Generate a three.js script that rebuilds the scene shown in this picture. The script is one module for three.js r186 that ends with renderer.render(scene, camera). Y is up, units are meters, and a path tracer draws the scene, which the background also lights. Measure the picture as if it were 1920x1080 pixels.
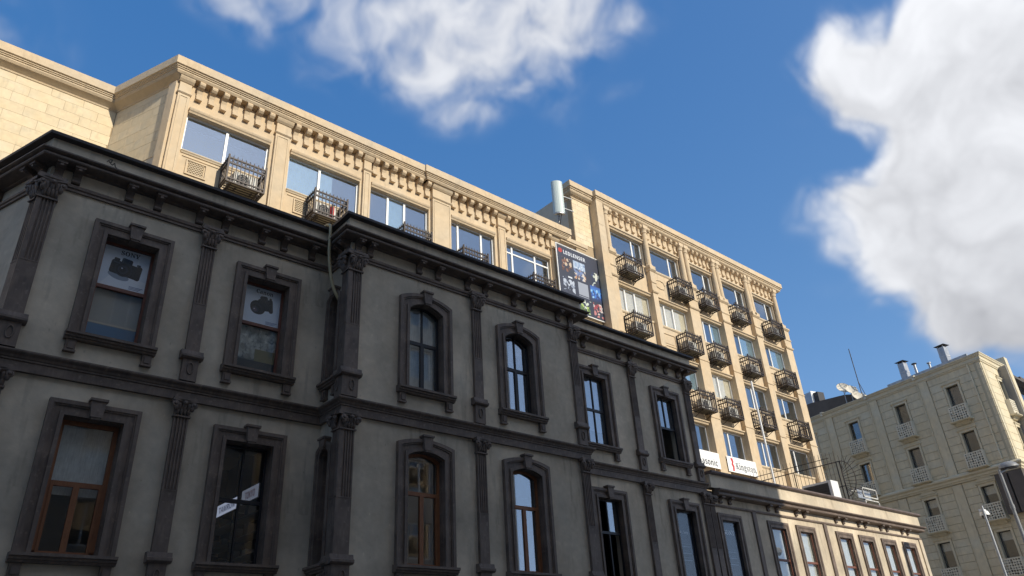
import * as THREE from 'three';
import { mergeGeometries } from 'three/addons/utils/BufferGeometryUtils.js';
import { createNoise3D } from 'simplex-noise';

// ---------------------------------------------------------------- camera
const scene = new THREE.Scene();
const EYE = new THREE.Vector3(0, 1.6, 16);
const AX = new THREE.Vector3(0.75787663, -0.05473433, 0.65009781);
const AY = new THREE.Vector3(-0.27344838, 0.87806833, 0.39271108);
const AZ = new THREE.Vector3(-0.59232508, -0.47539474, 0.65050046);
const FOCAL = 1384;
const camera = new THREE.PerspectiveCamera(42.6286, 16 / 9, 0.1, 3000);
camera.position.copy(EYE);
camera.quaternion.setFromRotationMatrix(new THREE.Matrix4().makeBasis(AX, AY, AZ));
scene.add(camera);
const renderer = new THREE.WebGLRenderer({ antialias: true });
renderer.toneMapping = THREE.LinearToneMapping;
renderer.toneMappingExposure = 1.14;
renderer.shadowMap.enabled = true;
// direction in which a pixel of the photograph looks (used to place clouds)
function look(px, py) {
  return new THREE.Vector3().addScaledVector(AX, (px - 960) / FOCAL).addScaledVector(AY, -(py - 540) / FOCAL).addScaledVector(AZ, -1).normalize();
}

// ---------------------------------------------------------------- random numbers and noise
function rng(seed) { let a = seed >>> 0; return () => { a = (a + 0x6D2B79F5) | 0; let t = Math.imul(a ^ (a >>> 15), 1 | a); t = (t + Math.imul(t ^ (t >>> 7), 61 | t)) ^ t; return ((t ^ (t >>> 14)) >>> 0) / 4294967296; }; }
const clamp = (v, a, b) => Math.min(b, Math.max(a, v));
const smooth = (a, b, v) => { const t = clamp((v - a) / (b - a), 0, 1); return t * t * (3 - 2 * t); };
const mixv = (a, b, t) => a + (b - a) * t;

// ---------------------------------------------------------------- sun
const SUN = new THREE.Vector3(0.17, 0.55, 1).normalize();
const sun = new THREE.DirectionalLight(new THREE.Color().setRGB(1, 0.915, 0.76), 3.8);
sun.position.copy(SUN).multiplyScalar(150).add(new THREE.Vector3(22, 0, 0));
sun.target.position.set(22, 0, 0);
sun.castShadow = true;
sun.shadow.mapSize.set(4096, 4096);
Object.assign(sun.shadow.camera, { left: -80, right: 80, top: 70, bottom: -40, near: 1, far: 400 });
scene.add(sun, sun.target);

// ---------------------------------------------------------------- sky: air and clouds
{
  const n3 = createNoise3D(rng(77)), n3b = createNoise3D(rng(5)), W = 2048, H = 1024, data = new Float32Array(W * H * 4);
  const fbm = (f, x, y, z, o) => { let s = 0, a = 0.5; for (let i = 0; i < o; i++) { s += a * f(x, y, z); x *= 2.03; y *= 2.03; z *= 2.03; a *= 0.52; } return s; };
  // cloud masses: direction (from the photograph), half widths along right / up in radians, density
  const masses = [
    // thin veil, top centre and left
    [850, 0, 190, 100, 0.85, 0], [800, 110, 100, 70, 0.4, 0], [910, 140, 130, 70, 0.46, 0], [880, 215, 62, 45, 0.36, 0], [1100, 5, 120, 45, 0.5, 0], [1010, 50, 100, 70, 0.42, 0],
    [470, 15, 70, 60, 0.5, 0], [520, -60, 120, 50, 0.6, 0], [660, 60, 60, 60, 0.2, 0], [625, 150, 42, 36, 0.24, 0], [1165, 162, 30, 20, 0.26, 0], [1095, 300, 55, 36, 0.16, 0], [1050, 225, 60, 30, 0.14, 0],
    [1600, 368, 90, 26, 0.3, 0], [1525, 420, 30, 40, 0.16, 0], [1460, 245, 40, 25, 0.1, 0], [1570, 530, 90, 30, 0.18, 0], [60, 75, 25, 25, 0.1, 0],
    // heaped cloud on the right
    [1770, 105, 170, 90, 1.1, 1], [1600, 135, 80, 48, 0.85, 1], [1700, 45, 90, 40, 0.6, 1], [1910, 130, 100, 100, 0.9, 1], [1770, 250, 130, 90, 0.9, 1], [1850, 340, 170, 120, 1.0, 1], [1740, 390, 120, 75, 0.95, 1],
    [1680, 450, 75, 60, 0.9, 1], [1790, 500, 170, 80, 1.05, 1], [1740, 565, 95, 45, 0.6, 1], [1870, 590, 110, 45, 0.75, 1], [1990, 400, 150, 260, 0.9, 1], [1575, 270, 60, 40, -0.4, 1], [1560, 500, 60, 60, -0.3, 1], [1700, 300, 40, 30, -0.25, 1],
    [2300, 300, 260, 170, 0.8, 1], [-500, -100, 260, 160, 0.7, 0],
  ].map(([x, y, rx, ry, d, kind]) => { const c = look(x, y), k = 1 / Math.hypot(1, (x - 960) / FOCAL, (y - 540) / FOCAL) / FOCAL; return { c, rx: rx * k, ry: ry * k, d, kind }; });
  const v = new THREE.Vector3();
  for (let j = 0; j < H; j++) {
    const el = ((j + 0.5) / H - 0.5) * Math.PI, ce = Math.cos(el), se = Math.sin(el);
    for (let i = 0; i < W; i++) {
      const az = ((i + 0.5) / W - 0.5) * 2 * Math.PI;
      v.set(ce * Math.cos(az), se, ce * Math.sin(az));
      const k = (j * W + i) * 4, h = Math.max(0, se);
      // clear air: deep blue overhead, paler towards the horizon
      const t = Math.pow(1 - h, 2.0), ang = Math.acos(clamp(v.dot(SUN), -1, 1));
      let r = mixv(0.020, 0.215, t), g = mixv(0.128, 0.43, t), b = mixv(0.375, 0.74, t);
      const hz = Math.pow(1 - h, 9); r = mixv(r, 0.62, hz * 0.75); g = mixv(g, 0.68, hz * 0.75); b = mixv(b, 0.80, hz * 0.75);
      // glow added round the sun, out of view, to brighten the shaded facades
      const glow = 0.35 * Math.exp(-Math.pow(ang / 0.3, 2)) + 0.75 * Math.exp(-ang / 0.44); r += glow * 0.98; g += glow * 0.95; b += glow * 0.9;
      if (se > -0.02) {
        const w1 = fbm(n3b, v.x * 4, v.y * 4, v.z * 4, 3), w2 = fbm(n3b, v.x * 4 + 9, v.y * 4 + 3, v.z * 4, 3), w3 = fbm(n3b, v.x * 4 - 7, v.y * 4, v.z * 4 + 5, 3);
        const x = v.x + w1 * 0.06, y = v.y + w2 * 0.06, z = v.z + w3 * 0.06;
        let f = 0, heap = 0, dark = 0;
        for (const m of masses) {
          const dx = x - m.c.x, dy = y - m.c.y, dz = z - m.c.z;
          const a = (dx * AX.x + dy * AX.y + dz * AX.z) / m.rx, c = (dx * AY.x + dy * AY.y + dz * AY.z) / m.ry, e = a * a + c * c;
          if (e < 6 && dx * dx + dy * dy + dz * dz < 1) { const q = m.d * Math.exp(-e * 0.9); if (m.kind) { heap += q; dark += q * clamp(-c, -1, 1); } else f += q; }
        }
        // unseen clouds added outside the view, thickened to raise light on shaded walls
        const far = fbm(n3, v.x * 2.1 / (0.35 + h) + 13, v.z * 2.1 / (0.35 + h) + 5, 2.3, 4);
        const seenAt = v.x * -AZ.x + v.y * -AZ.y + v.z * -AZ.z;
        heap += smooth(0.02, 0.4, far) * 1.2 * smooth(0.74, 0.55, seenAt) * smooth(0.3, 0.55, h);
        if (f + heap < 0.012) { data[k] = r; data[k + 1] = g; data[k + 2] = b; data[k + 3] = 1; continue; }
        const fine = fbm(n3, x * 13, y * 13, z * 13, 6), puff = fbm(n3, x * 6 + 4, y * 6, z * 6, 5);
        let bil = 0, am = 0.5, q2 = 7; for (let o = 0; o < 5; o++) { bil += am * (1.7 * Math.abs(n3b(x * q2, y * q2, z * q2 + o)) - 0.5); q2 *= 2.1; am *= 0.55; }
        const dSoft = f + (fine * 0.55 + puff * 0.22) * smooth(0.02, 0.4, f), dHeap = heap + (bil * 0.55 + fine * 0.22 + puff * 0.2) * smooth(0.03, 0.4, heap);
        const aSoft = 0.9 * smooth(0.04, 1.4, dSoft), aHeap = 0.98 * smooth(0.1, 1.08, dHeap), alpha = 1 - (1 - aSoft) * (1 - aHeap);
        const body = smooth(0.5, 1.7, heap + fine * 0.25);
        const lit = mixv(0.74 + puff * 0.08 + fine * 0.1, clamp(0.77 - 0.08 * body + bil * 0.15 + puff * 0.12 - (heap > 0.01 ? dark / heap : 0) * 0.11 - 0.2 * smooth(0.45, 0.22, h), 0.42, 0.9), alpha > 0.001 ? aHeap / Math.max(alpha, 0.001) : 0) + glow * 0.6;
        r = mixv(r, lit * 0.9, alpha); g = mixv(g, lit * 0.915, alpha); b = mixv(b, lit * 0.93 + 0.02, alpha);
      }
      if (se < 0) { const q = smooth(0, -0.1, se); r = mixv(r, 0.18, q); g = mixv(g, 0.17, q); b = mixv(b, 0.16, q); }
      data[k] = r; data[k + 1] = g; data[k + 2] = b; data[k + 3] = 1;
    }
  }
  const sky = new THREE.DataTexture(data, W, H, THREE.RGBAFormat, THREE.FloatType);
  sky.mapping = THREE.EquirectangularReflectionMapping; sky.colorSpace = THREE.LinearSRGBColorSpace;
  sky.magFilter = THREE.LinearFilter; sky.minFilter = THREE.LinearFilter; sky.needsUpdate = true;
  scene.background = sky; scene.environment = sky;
}

// ---------------------------------------------------------------- procedural textures
function lattice(seed) { const r = rng(seed), t = new Float32Array(65536); for (let i = 0; i < 65536; i++) t[i] = r(); return t; }
const LT = lattice(3);
function vnoise(x, y, per, s) {
  const xi = Math.floor(x), yi = Math.floor(y), fx = x - xi, fy = y - yi, u = fx * fx * (3 - 2 * fx), w = fy * fy * (3 - 2 * fy);
  const at = (a, b) => LT[(((a % per) + per) % per * 251 + ((b % per) + per) % per * 1009 + s * 7919) & 65535];
  return mixv(mixv(at(xi, yi), at(xi + 1, yi), u), mixv(at(xi, yi + 1), at(xi + 1, yi + 1), u), w);
}
function pf(u, v, base, oct, s) { let a = 0.5, r = 0, p = base, n = 0; for (let i = 0; i < oct; i++) { r += a * vnoise(u * p, v * p, p, s + i); n += a; a *= 0.55; p *= 2; } return r / n; }
function texture(size, fn, srgb = true) {
  const d = new Uint8Array(size * size * 4);
  for (let j = 0; j < size; j++) for (let i = 0; i < size; i++) {
    const c = fn(i / size, j / size), k = (j * size + i) * 4;
    for (let q = 0; q < 3; q++) d[k + q] = clamp(c[q], 0, 1) * 255;
    d[k + 3] = 255;
  }
  const t = new THREE.DataTexture(d, size, size, THREE.RGBAFormat);
  t.wrapS = t.wrapT = THREE.RepeatWrapping; t.magFilter = THREE.LinearFilter; t.minFilter = THREE.LinearMipmapLinearFilter; t.generateMipmaps = true;
  if (srgb) t.colorSpace = THREE.SRGBColorSpace;
  t.needsUpdate = true; return t;
}
const scaled = (t, metres) => { const c = t.clone(); c.repeat.set(1 / metres, 1 / metres); c.needsUpdate = true; return c; };
// old painted render: clouds of grime, runs of rain, chips
const chips = (() => { const r = rng(41), a = []; for (let i = 0; i < 90; i++) a.push([r(), r(), 0.0012 + r() * 0.004, 0.002 + r() * 0.008, r() < 0.45 ? 1 : -1]); return a; })();
const plasterTex = texture(1024, (u, v) => {
  let k = 0.90 + 0.19 * (pf(u, v, 4, 5, 11) - 0.5) * 2 + 0.07 * (pf(u, v, 48, 3, 23) - 0.5);
  const run = pf(u * 1, v * 0.12, 40, 3, 31); k -= 0.09 * smooth(0.56, 0.8, run) * smooth(0.35, 0.7, pf(u, v, 3, 3, 5));
  let w = 0.03 * (pf(u, v, 6, 4, 61) - 0.5);
  for (const [x, y, rx, ry, s] of chips) { const e = Math.hypot((u - x) / rx, (v - y) / ry); if (e < 1) k += s * 0.12 * (1 - e); }
  return [k + w, k, k - w];
});
const plasterBump = texture(512, (u, v) => { const k = pf(u, v, 16, 5, 71); return [k, k, k]; }, false);
const paintTex = texture(512, (u, v) => { const k = 0.86 + 0.34 * (pf(u, v, 6, 5, 13) - 0.5) + 0.14 * smooth(0.66, 0.8, pf(u, v, 22, 4, 91)) + 0.18 * (pf(u, v * 0.2, 50, 3, 37) - 0.5); return [k, k * 0.995, k * 0.99]; });
const stoneTex = texture(1024, (u, v) => {
  let k = 0.94 + 0.10 * (pf(u, v, 3, 4, 17) - 0.5) + 0.09 * (pf(u, v, 24, 5, 19) - 0.5);
  k -= 0.05 * smooth(0.58, 0.8, pf(u, v * 0.15, 36, 3, 29)) * smooth(0.4, 0.7, pf(u, v, 4, 2, 7));
  const w = 0.05 * (pf(u, v, 5, 3, 47) - 0.5); return [k + w, k, k - w * 1.5];
});
const grainTex = texture(512, (u, v) => { const k = 0.9 + 0.2 * (pf(u, v * 0.06, 60, 4, 53) - 0.5) + 0.1 * (pf(u, v, 8, 3, 9) - 0.5); return [k, k, k]; });
const dullTex = texture(512, (u, v) => { const k = 0.9 + 0.2 * (pf(u, v, 5, 5, 83) - 0.5); return [k, k, k]; });

const lin = (r, g, b) => new THREE.Color().setRGB(r, g, b);
const mat = (color, o = {}) => new THREE.MeshStandardMaterial({ color, roughness: 0.85, ...o });
const M = {
  plaster: mat(lin(0.73, 0.62, 0.465), { map: scaled(plasterTex, 5.3), bumpMap: scaled(plasterBump, 1.7), bumpScale: 0.004, roughness: 0.92 }),
  trim: mat(lin(0.225, 0.168, 0.13), { map: scaled(paintTex, 1.9), bumpMap: scaled(plasterBump, 0.8), bumpScale: 0.002, roughness: 0.62 }),
  flashing: mat(lin(0.05, 0.04, 0.04), { map: scaled(paintTex, 1.1), roughness: 0.6 }),
  roof: mat(lin(0.14, 0.13, 0.12), { map: scaled(dullTex, 3), roughness: 0.95 }),
  room: mat(lin(0.30, 0.29, 0.27), { roughness: 0.95 }),
  stone: mat(lin(0.70, 0.552, 0.37), { map: scaled(stoneTex, 4.7), bumpMap: scaled(plasterBump, 1.2), bumpScale: 0.003, roughness: 0.9 }),
  stoneB: mat(lin(0.675, 0.53, 0.355), { map: scaled(stoneTex, 3.1), roughness: 0.9 }),
  stoneC: mat(lin(0.725, 0.585, 0.40), { map: scaled(stoneTex, 3.7), roughness: 0.9 }),
  joint: mat(lin(0.42, 0.32, 0.20), { roughness: 1 }),
  cement: mat(lin(0.62, 0.55, 0.43), { map: scaled(stoneTex, 1.4), roughness: 0.95 }),
  white: mat(lin(0.82, 0.82, 0.80), { roughness: 0.4 }),
  blind: mat(lin(0.80, 0.76, 0.60), { map: scaled(grainTex, 0.9), roughness: 0.9 }),
  curtain: mat(lin(0.66, 0.70, 0.66), { map: scaled(grainTex, 0.7), roughness: 0.95 }),
  brownWood: mat(lin(0.34, 0.135, 0.055), { map: scaled(grainTex, 0.6), roughness: 0.5 }),
  redWood: mat(lin(0.22, 0.085, 0.055), { map: scaled(grainTex, 0.6), roughness: 0.5 }),
  blackWood: mat(lin(0.028, 0.026, 0.03), { map: scaled(grainTex, 0.6), roughness: 0.45 }),
  glass: new THREE.MeshPhysicalMaterial({ color: 0xffffff, roughness: 0.02, transmission: 1, thickness: 0, ior: 2.1, metalness: 0 }),
  clear: new THREE.MeshPhysicalMaterial({ color: 0xffffff, roughness: 0.02, transmission: 1, thickness: 0, ior: 1.5, metalness: 0 }),
  skyGlass: new THREE.MeshPhysicalMaterial({ color: lin(0.85, 0.92, 1), roughness: 0.02, transmission: 1, thickness: 0, ior: 3.2, metalness: 0, specularColor: lin(0.72, 0.86, 1) }),
  coated: new THREE.MeshPhysicalMaterial({ color: lin(0.78, 0.89, 1.0), roughness: 0.02, transmission: 1, thickness: 0, ior: 3.2, metalness: 0 }),
  iron: mat(lin(0.05, 0.04, 0.037), { roughness: 0.55, metalness: 0.3 }),
  acWhite: mat(lin(0.70, 0.69, 0.64), { map: scaled(dullTex, 1), roughness: 0.55 }),
  acDark: mat(lin(0.05, 0.05, 0.055), { roughness: 0.7 }),
  cream: mat(lin(0.77, 0.675, 0.475), { map: scaled(stoneTex, 5.3), roughness: 0.92 }),
  creamB: mat(lin(0.755, 0.66, 0.46), { map: scaled(stoneTex, 4.3), roughness: 0.92 }),
  creamJoint: mat(lin(0.46, 0.41, 0.29), { roughness: 1 }),
  screen: mat(lin(0.70, 0.64, 0.50), { roughness: 0.8 }),
  zinc: mat(lin(0.55, 0.56, 0.57), { map: scaled(dullTex, 1.3), roughness: 0.4, metalness: 0.6 }),
  steel: mat(lin(0.5, 0.51, 0.52), { roughness: 0.45, metalness: 0.5 }),
  pale: mat(lin(0.50, 0.57, 0.55), { roughness: 0.45 }),
  asphalt: mat(lin(0.08, 0.08, 0.082), { map: scaled(dullTex, 4), roughness: 0.95 }),
  paving: mat(lin(0.36, 0.34, 0.31), { map: scaled(stoneTex, 3), roughness: 0.95 }),
  greyWall: mat(lin(0.60, 0.55, 0.46), { map: scaled(plasterTex, 6), roughness: 0.92 }),
  darkPanel: mat(lin(0.06, 0.062, 0.068), { roughness: 0.5 }),
  slate: mat(lin(0.16, 0.135, 0.115), { map: scaled(dullTex, 2), roughness: 0.9 }),
  dish: mat(lin(0.72, 0.67, 0.56), { map: scaled(dullTex, 0.7), roughness: 0.7 }),
  hose: mat(lin(0.42, 0.35, 0.20), { roughness: 0.6 }),
  tray: mat(lin(0.36, 0.33, 0.24), { map: scaled(dullTex, 0.8), roughness: 0.8 }),
  pale2: mat(lin(0.82, 0.68, 0.46), { map: scaled(stoneTex, 4.1), roughness: 0.9 }),
  pale3: mat(lin(0.79, 0.655, 0.44), { map: scaled(stoneTex, 3.3), roughness: 0.9 }),
  shade: mat(lin(0.10, 0.10, 0.105), { map: scaled(grainTex, 0.8), roughness: 0.9 }),
  lampGrey: mat(lin(0.30, 0.31, 0.32), { map: scaled(dullTex, 0.6), roughness: 0.5 }),
  redPaint: mat(lin(0.5, 0.05, 0.05), { roughness: 0.5 }),
};

// ---------------------------------------------------------------- geometry helpers
function box(x0, x1, y0, y1, z0, z1) { const g = new THREE.BoxGeometry(Math.abs(x1 - x0), Math.abs(y1 - y0), Math.abs(z1 - z0)); g.translate((x0 + x1) / 2, (y0 + y1) / 2, (z0 + z1) / 2); return g; }
// flat faces from a list of triangles / quads given as arrays of [x, y, z]
function faces(list) {
  const p = [];
  for (const f of list) for (let i = 1; i + 1 < f.length; i++) p.push(...f[0], ...f[i], ...f[i + 1]);
  const g = new THREE.BufferGeometry(); g.setAttribute('position', new THREE.Float32BufferAttribute(p, 3)); g.computeVertexNormals(); return g;
}
const area2 = (p) => p.reduce((s, a, i) => { const b = p[(i + 1) % p.length]; return s + a[0] * b[1] - b[0] * a[1]; }, 0);
// prism of a polygon (a, b) between two levels along the third axis; put() turns (a, b, c) into [x, y, z]
function prism(poly, c0, c1, put) {
  const pts = area2(poly) < 0 ? poly.slice().reverse() : poly, list = [];
  pts.forEach((a, i) => { const b = pts[(i + 1) % pts.length]; list.push([put(a[0], a[1], c0), put(b[0], b[1], c0), put(b[0], b[1], c1), put(a[0], a[1], c1)]); });
  for (const [i, j, k] of THREE.ShapeUtils.triangulateShape(pts.map(q => new THREE.Vector2(...q)), [])) {
    list.push([put(...pts[i], c1), put(...pts[j], c1), put(...pts[k], c1)], [put(...pts[k], c0), put(...pts[j], c0), put(...pts[i], c0)]);
  }
  return faces(list);
}
const prismZ = (poly, z0, z1) => prism(poly, z0, z1, (a, b, c) => [a, b, c]);
const prismY = (poly, y0, y1) => prism(poly.map(([x, z]) => [x, -z]), y0, y1, (a, b, c) => [a, c, -b]);
const prismX = (poly, x0, x1) => prism(poly.map(([z, y]) => [-z, y]), x0, x1, (a, b, c) => [c, b, -a]);   // polygon of [z, y]
// a moulding of profile [[out, y], ...] (bottom to top) along a plan path [[x, z], ...], mitred at its corners
function sweep(profile, path) {
  const N = path.length, dirs = [], rows = [];
  for (let i = 0; i + 1 < N; i++) { const dx = path[i + 1][0] - path[i][0], dz = path[i + 1][1] - path[i][1], l = Math.hypot(dx, dz); dirs.push([dx / l, dz / l]); }
  for (let i = 0; i < N; i++) {
    const a = dirs[Math.max(0, i - 1)], b = dirs[Math.min(N - 2, i)], na = [-a[1], a[0]], nb = [-b[1], b[0]], d = 1 + na[0] * nb[0] + na[1] * nb[1];
    const m = [(na[0] + nb[0]) / d, (na[1] + nb[1]) / d];
    rows.push(profile.map(([o, y]) => [path[i][0] + m[0] * o, y, path[i][1] + m[1] * o]));
  }
  const list = [], P = profile.length;
  for (let i = 0; i + 1 < N; i++) for (let j = 0; j < P; j++) { const k = (j + 1) % P; list.push([rows[i][j], rows[i + 1][j], rows[i + 1][k], rows[i][k]]); }
  const tri = THREE.ShapeUtils.triangulateShape(profile.map(q => new THREE.Vector2(...q)), []);
  for (const [a, b, c] of tri) list.push([rows[0][c], rows[0][b], rows[0][a]], [rows[N - 1][a], rows[N - 1][b], rows[N - 1][c]]);
  return faces(list);
}
function rod(a, b, r, n = 6) {
  const va = new THREE.Vector3(...a), vb = new THREE.Vector3(...b), d = vb.clone().sub(va), g = new THREE.CylinderGeometry(r, r, d.length(), n);
  g.applyQuaternion(new THREE.Quaternion().setFromUnitVectors(new THREE.Vector3(0, 1, 0), d.normalize())); g.translate(...va.add(vb).multiplyScalar(0.5).toArray()); return g;
}
// wall slab with openings: outline x0..x1, y0..y1, holes [[x,y]...], from z = back to z = front
function wallSlab(x0, x1, y0, y1, back, front, holes) {
  const s = new THREE.Shape([[x0, y0], [x1, y0], [x1, y1], [x0, y1]].map(q => new THREE.Vector2(...q)));
  for (const h of holes) s.holes.push(new THREE.Path(h.map(q => new THREE.Vector2(...q))));
  const g = new THREE.ExtrudeGeometry(s, { depth: front - back, bevelEnabled: false, curveSegments: 8 }); g.translate(0, 0, back); return g;
}
const rect = (x0, x1, y0, y1) => [[x0, y0], [x1, y0], [x1, y1], [x0, y1]];
// merge, flat-box uv in metres
function fuse(list) {
  const gs = [].concat(list).map(g0 => {
    const g = g0.index ? g0.toNonIndexed() : g0.clone(), p = g.attributes.position, n = g.attributes.normal, uv = new Float32Array(p.count * 2);
    for (let i = 0; i < p.count; i += 3) {
      let ax = 0, ay = 0, az = 0; for (let k = 0; k < 3; k++) { ax += n.getX(i + k); ay += n.getY(i + k); az += n.getZ(i + k); }
      ax = Math.abs(ax); ay = Math.abs(ay); az = Math.abs(az);
      for (let k = i; k < i + 3; k++) { const x = p.getX(k), y = p.getY(k), z = p.getZ(k); if (ay > ax && ay > az) { uv[2 * k] = x; uv[2 * k + 1] = z; } else if (ax > az) { uv[2 * k] = z + 0.37; uv[2 * k + 1] = y; } else { uv[2 * k] = x; uv[2 * k + 1] = y; } }
    }
    const o = new THREE.BufferGeometry(); o.setAttribute('position', p); o.setAttribute('normal', n); o.setAttribute('uv', new THREE.BufferAttribute(uv, 2)); return o;
  });
  const r = gs.length === 1 ? gs[0] : mergeGeometries(gs); r.userData.fused = true; return r;
}
const shadows = (m) => { m.castShadow = true; m.receiveShadow = true; return m; };
function part(parent, name, geo, m, fr) {
  const o = shadows(new THREE.Mesh(geo.userData && geo.userData.fused ? geo : fuse(geo), m));
  o.name = name; if (fr) { o.position.set(...fr.p); o.rotation.y = fr.a || 0; } parent.add(o); return o;
}
// a sharper variant for ready geometries with their own uv (prints)
function printed(parent, name, geo, m, p, a = 0) { const o = shadows(new THREE.Mesh(geo, m)); o.name = name; o.position.set(...p); o.rotation.y = a; parent.add(o); return o; }
const used = {};
const numbered = (n) => { used[n] = (used[n] || 0) + 1; return used[n] === 1 ? n : n + '_' + String(used[n] - 1).padStart(3, '0'); };
function thing(name, label, category, group, base = [0, 0, 0]) {
  const o = new THREE.Group(); o.name = numbered(name); o.userData = { label, category }; if (group) o.userData.group = group; o.position.set(...base); scene.add(o); return o;
}
function rebase(o, b) { o.position.set(...b); for (const c of o.children) { c.position.x -= b[0]; c.position.y -= b[1]; c.position.z -= b[2]; } }
function copyOf(src, p, a, label) { const c = src.clone(); c.name = numbered(src.name.replace(/_\d{3}$/, '')); c.userData = { ...src.userData, label }; c.position.set(...p); c.rotation.y = a; scene.add(c); return c; }
function structure(name, geo, m) { const o = shadows(new THREE.Mesh(fuse(geo), m)); o.name = name; o.userData.kind = 'structure'; scene.add(o); return o; }
const stuff = (o) => { o.userData.kind = 'stuff'; return o; };
const at = (x, z, a = 0, y = 0) => ({ p: [x, y, z], a });
// frame on a wall: origin, angle -> world place of local (u, out)
const onWall = (o, a, u, out = 0) => ({ p: [o[0] + Math.cos(a) * u + Math.sin(a) * out, 0, o[1] - Math.sin(a) * u + Math.cos(a) * out], a });
function canvas(w, h, draw) { const c = document.createElement('canvas'); c.width = w; c.height = h; draw(c.getContext('2d'), w, h); const t = new THREE.CanvasTexture(c); t.colorSpace = THREE.SRGBColorSpace; t.anisotropy = 4; return t; }

// ---------------------------------------------------------------- ground
structure('ground', box(-600, 700, -0.6, -0.16, -600, 600), M.asphalt);
structure('road', box(-120, 160, -0.156, -0.12, 3.4, 18.6), M.asphalt);
structure('pavement', box(-120, 43, -0.3, 0, -0.5, 3.4), M.paving);
structure('pavement', box(-120, 160, -0.3, 0, 18.6, 60), M.paving).name = 'pavement_001';
structure('pavement', box(54, 160, -0.3, 0, -40, 3.4), M.paving).name = 'pavement_002';

// ---------------------------------------------------------------- dark corner building (three sections, upper and lower storeys)
const SIDE = Math.atan2(-0.9414, 0.3374);            // angle of its side-street wall
const AX0 = 1.22, BX0 = 8.02, BX1 = 16.25, BZ = 1.03, CX1 = 23.55;
const sideBack = [AX0 - 0.3374 * 6.6, -0.9414 * 6.6];
const UP = { y0: 8.42, y1: 10.88 }, LOW = { y0: 4.14, y1: 6.73 };

function arcTop(hw, y, rise, n = 10) { if (!rise) return [[-hw, y], [hw, y]]; const R = (hw * hw + rise * rise) / (2 * rise), cy = y + rise - R, a0 = Math.asin(hw / R), out = []; for (let i = 0; i <= n; i++) { const a = -a0 + 2 * a0 * i / n; out.push([Math.sin(a) * R, cy + Math.cos(a) * R]); } return out; }
const opening = (cx, hw, y0, y1, rise) => [[cx - hw, y0], [cx + hw, y0], ...arcTop(hw, y1, rise).reverse().map(([x, y]) => [x + cx, y])];
// the inverted U between two offsets round an opening
function uBand(hw, y0, y1, rise, t0, t1) { return [[-hw - t1, y0], ...arcTop(hw + t1, y1 + t1, rise), [hw + t1, y0], [hw + t0, y0], ...arcTop(hw + t0, y1 + t0, rise).reverse(), [-hw - t0, y0]]; }

const geoCache = {};
const cached = (key, make) => geoCache[key] || (geoCache[key] = fuse(make()));

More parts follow.
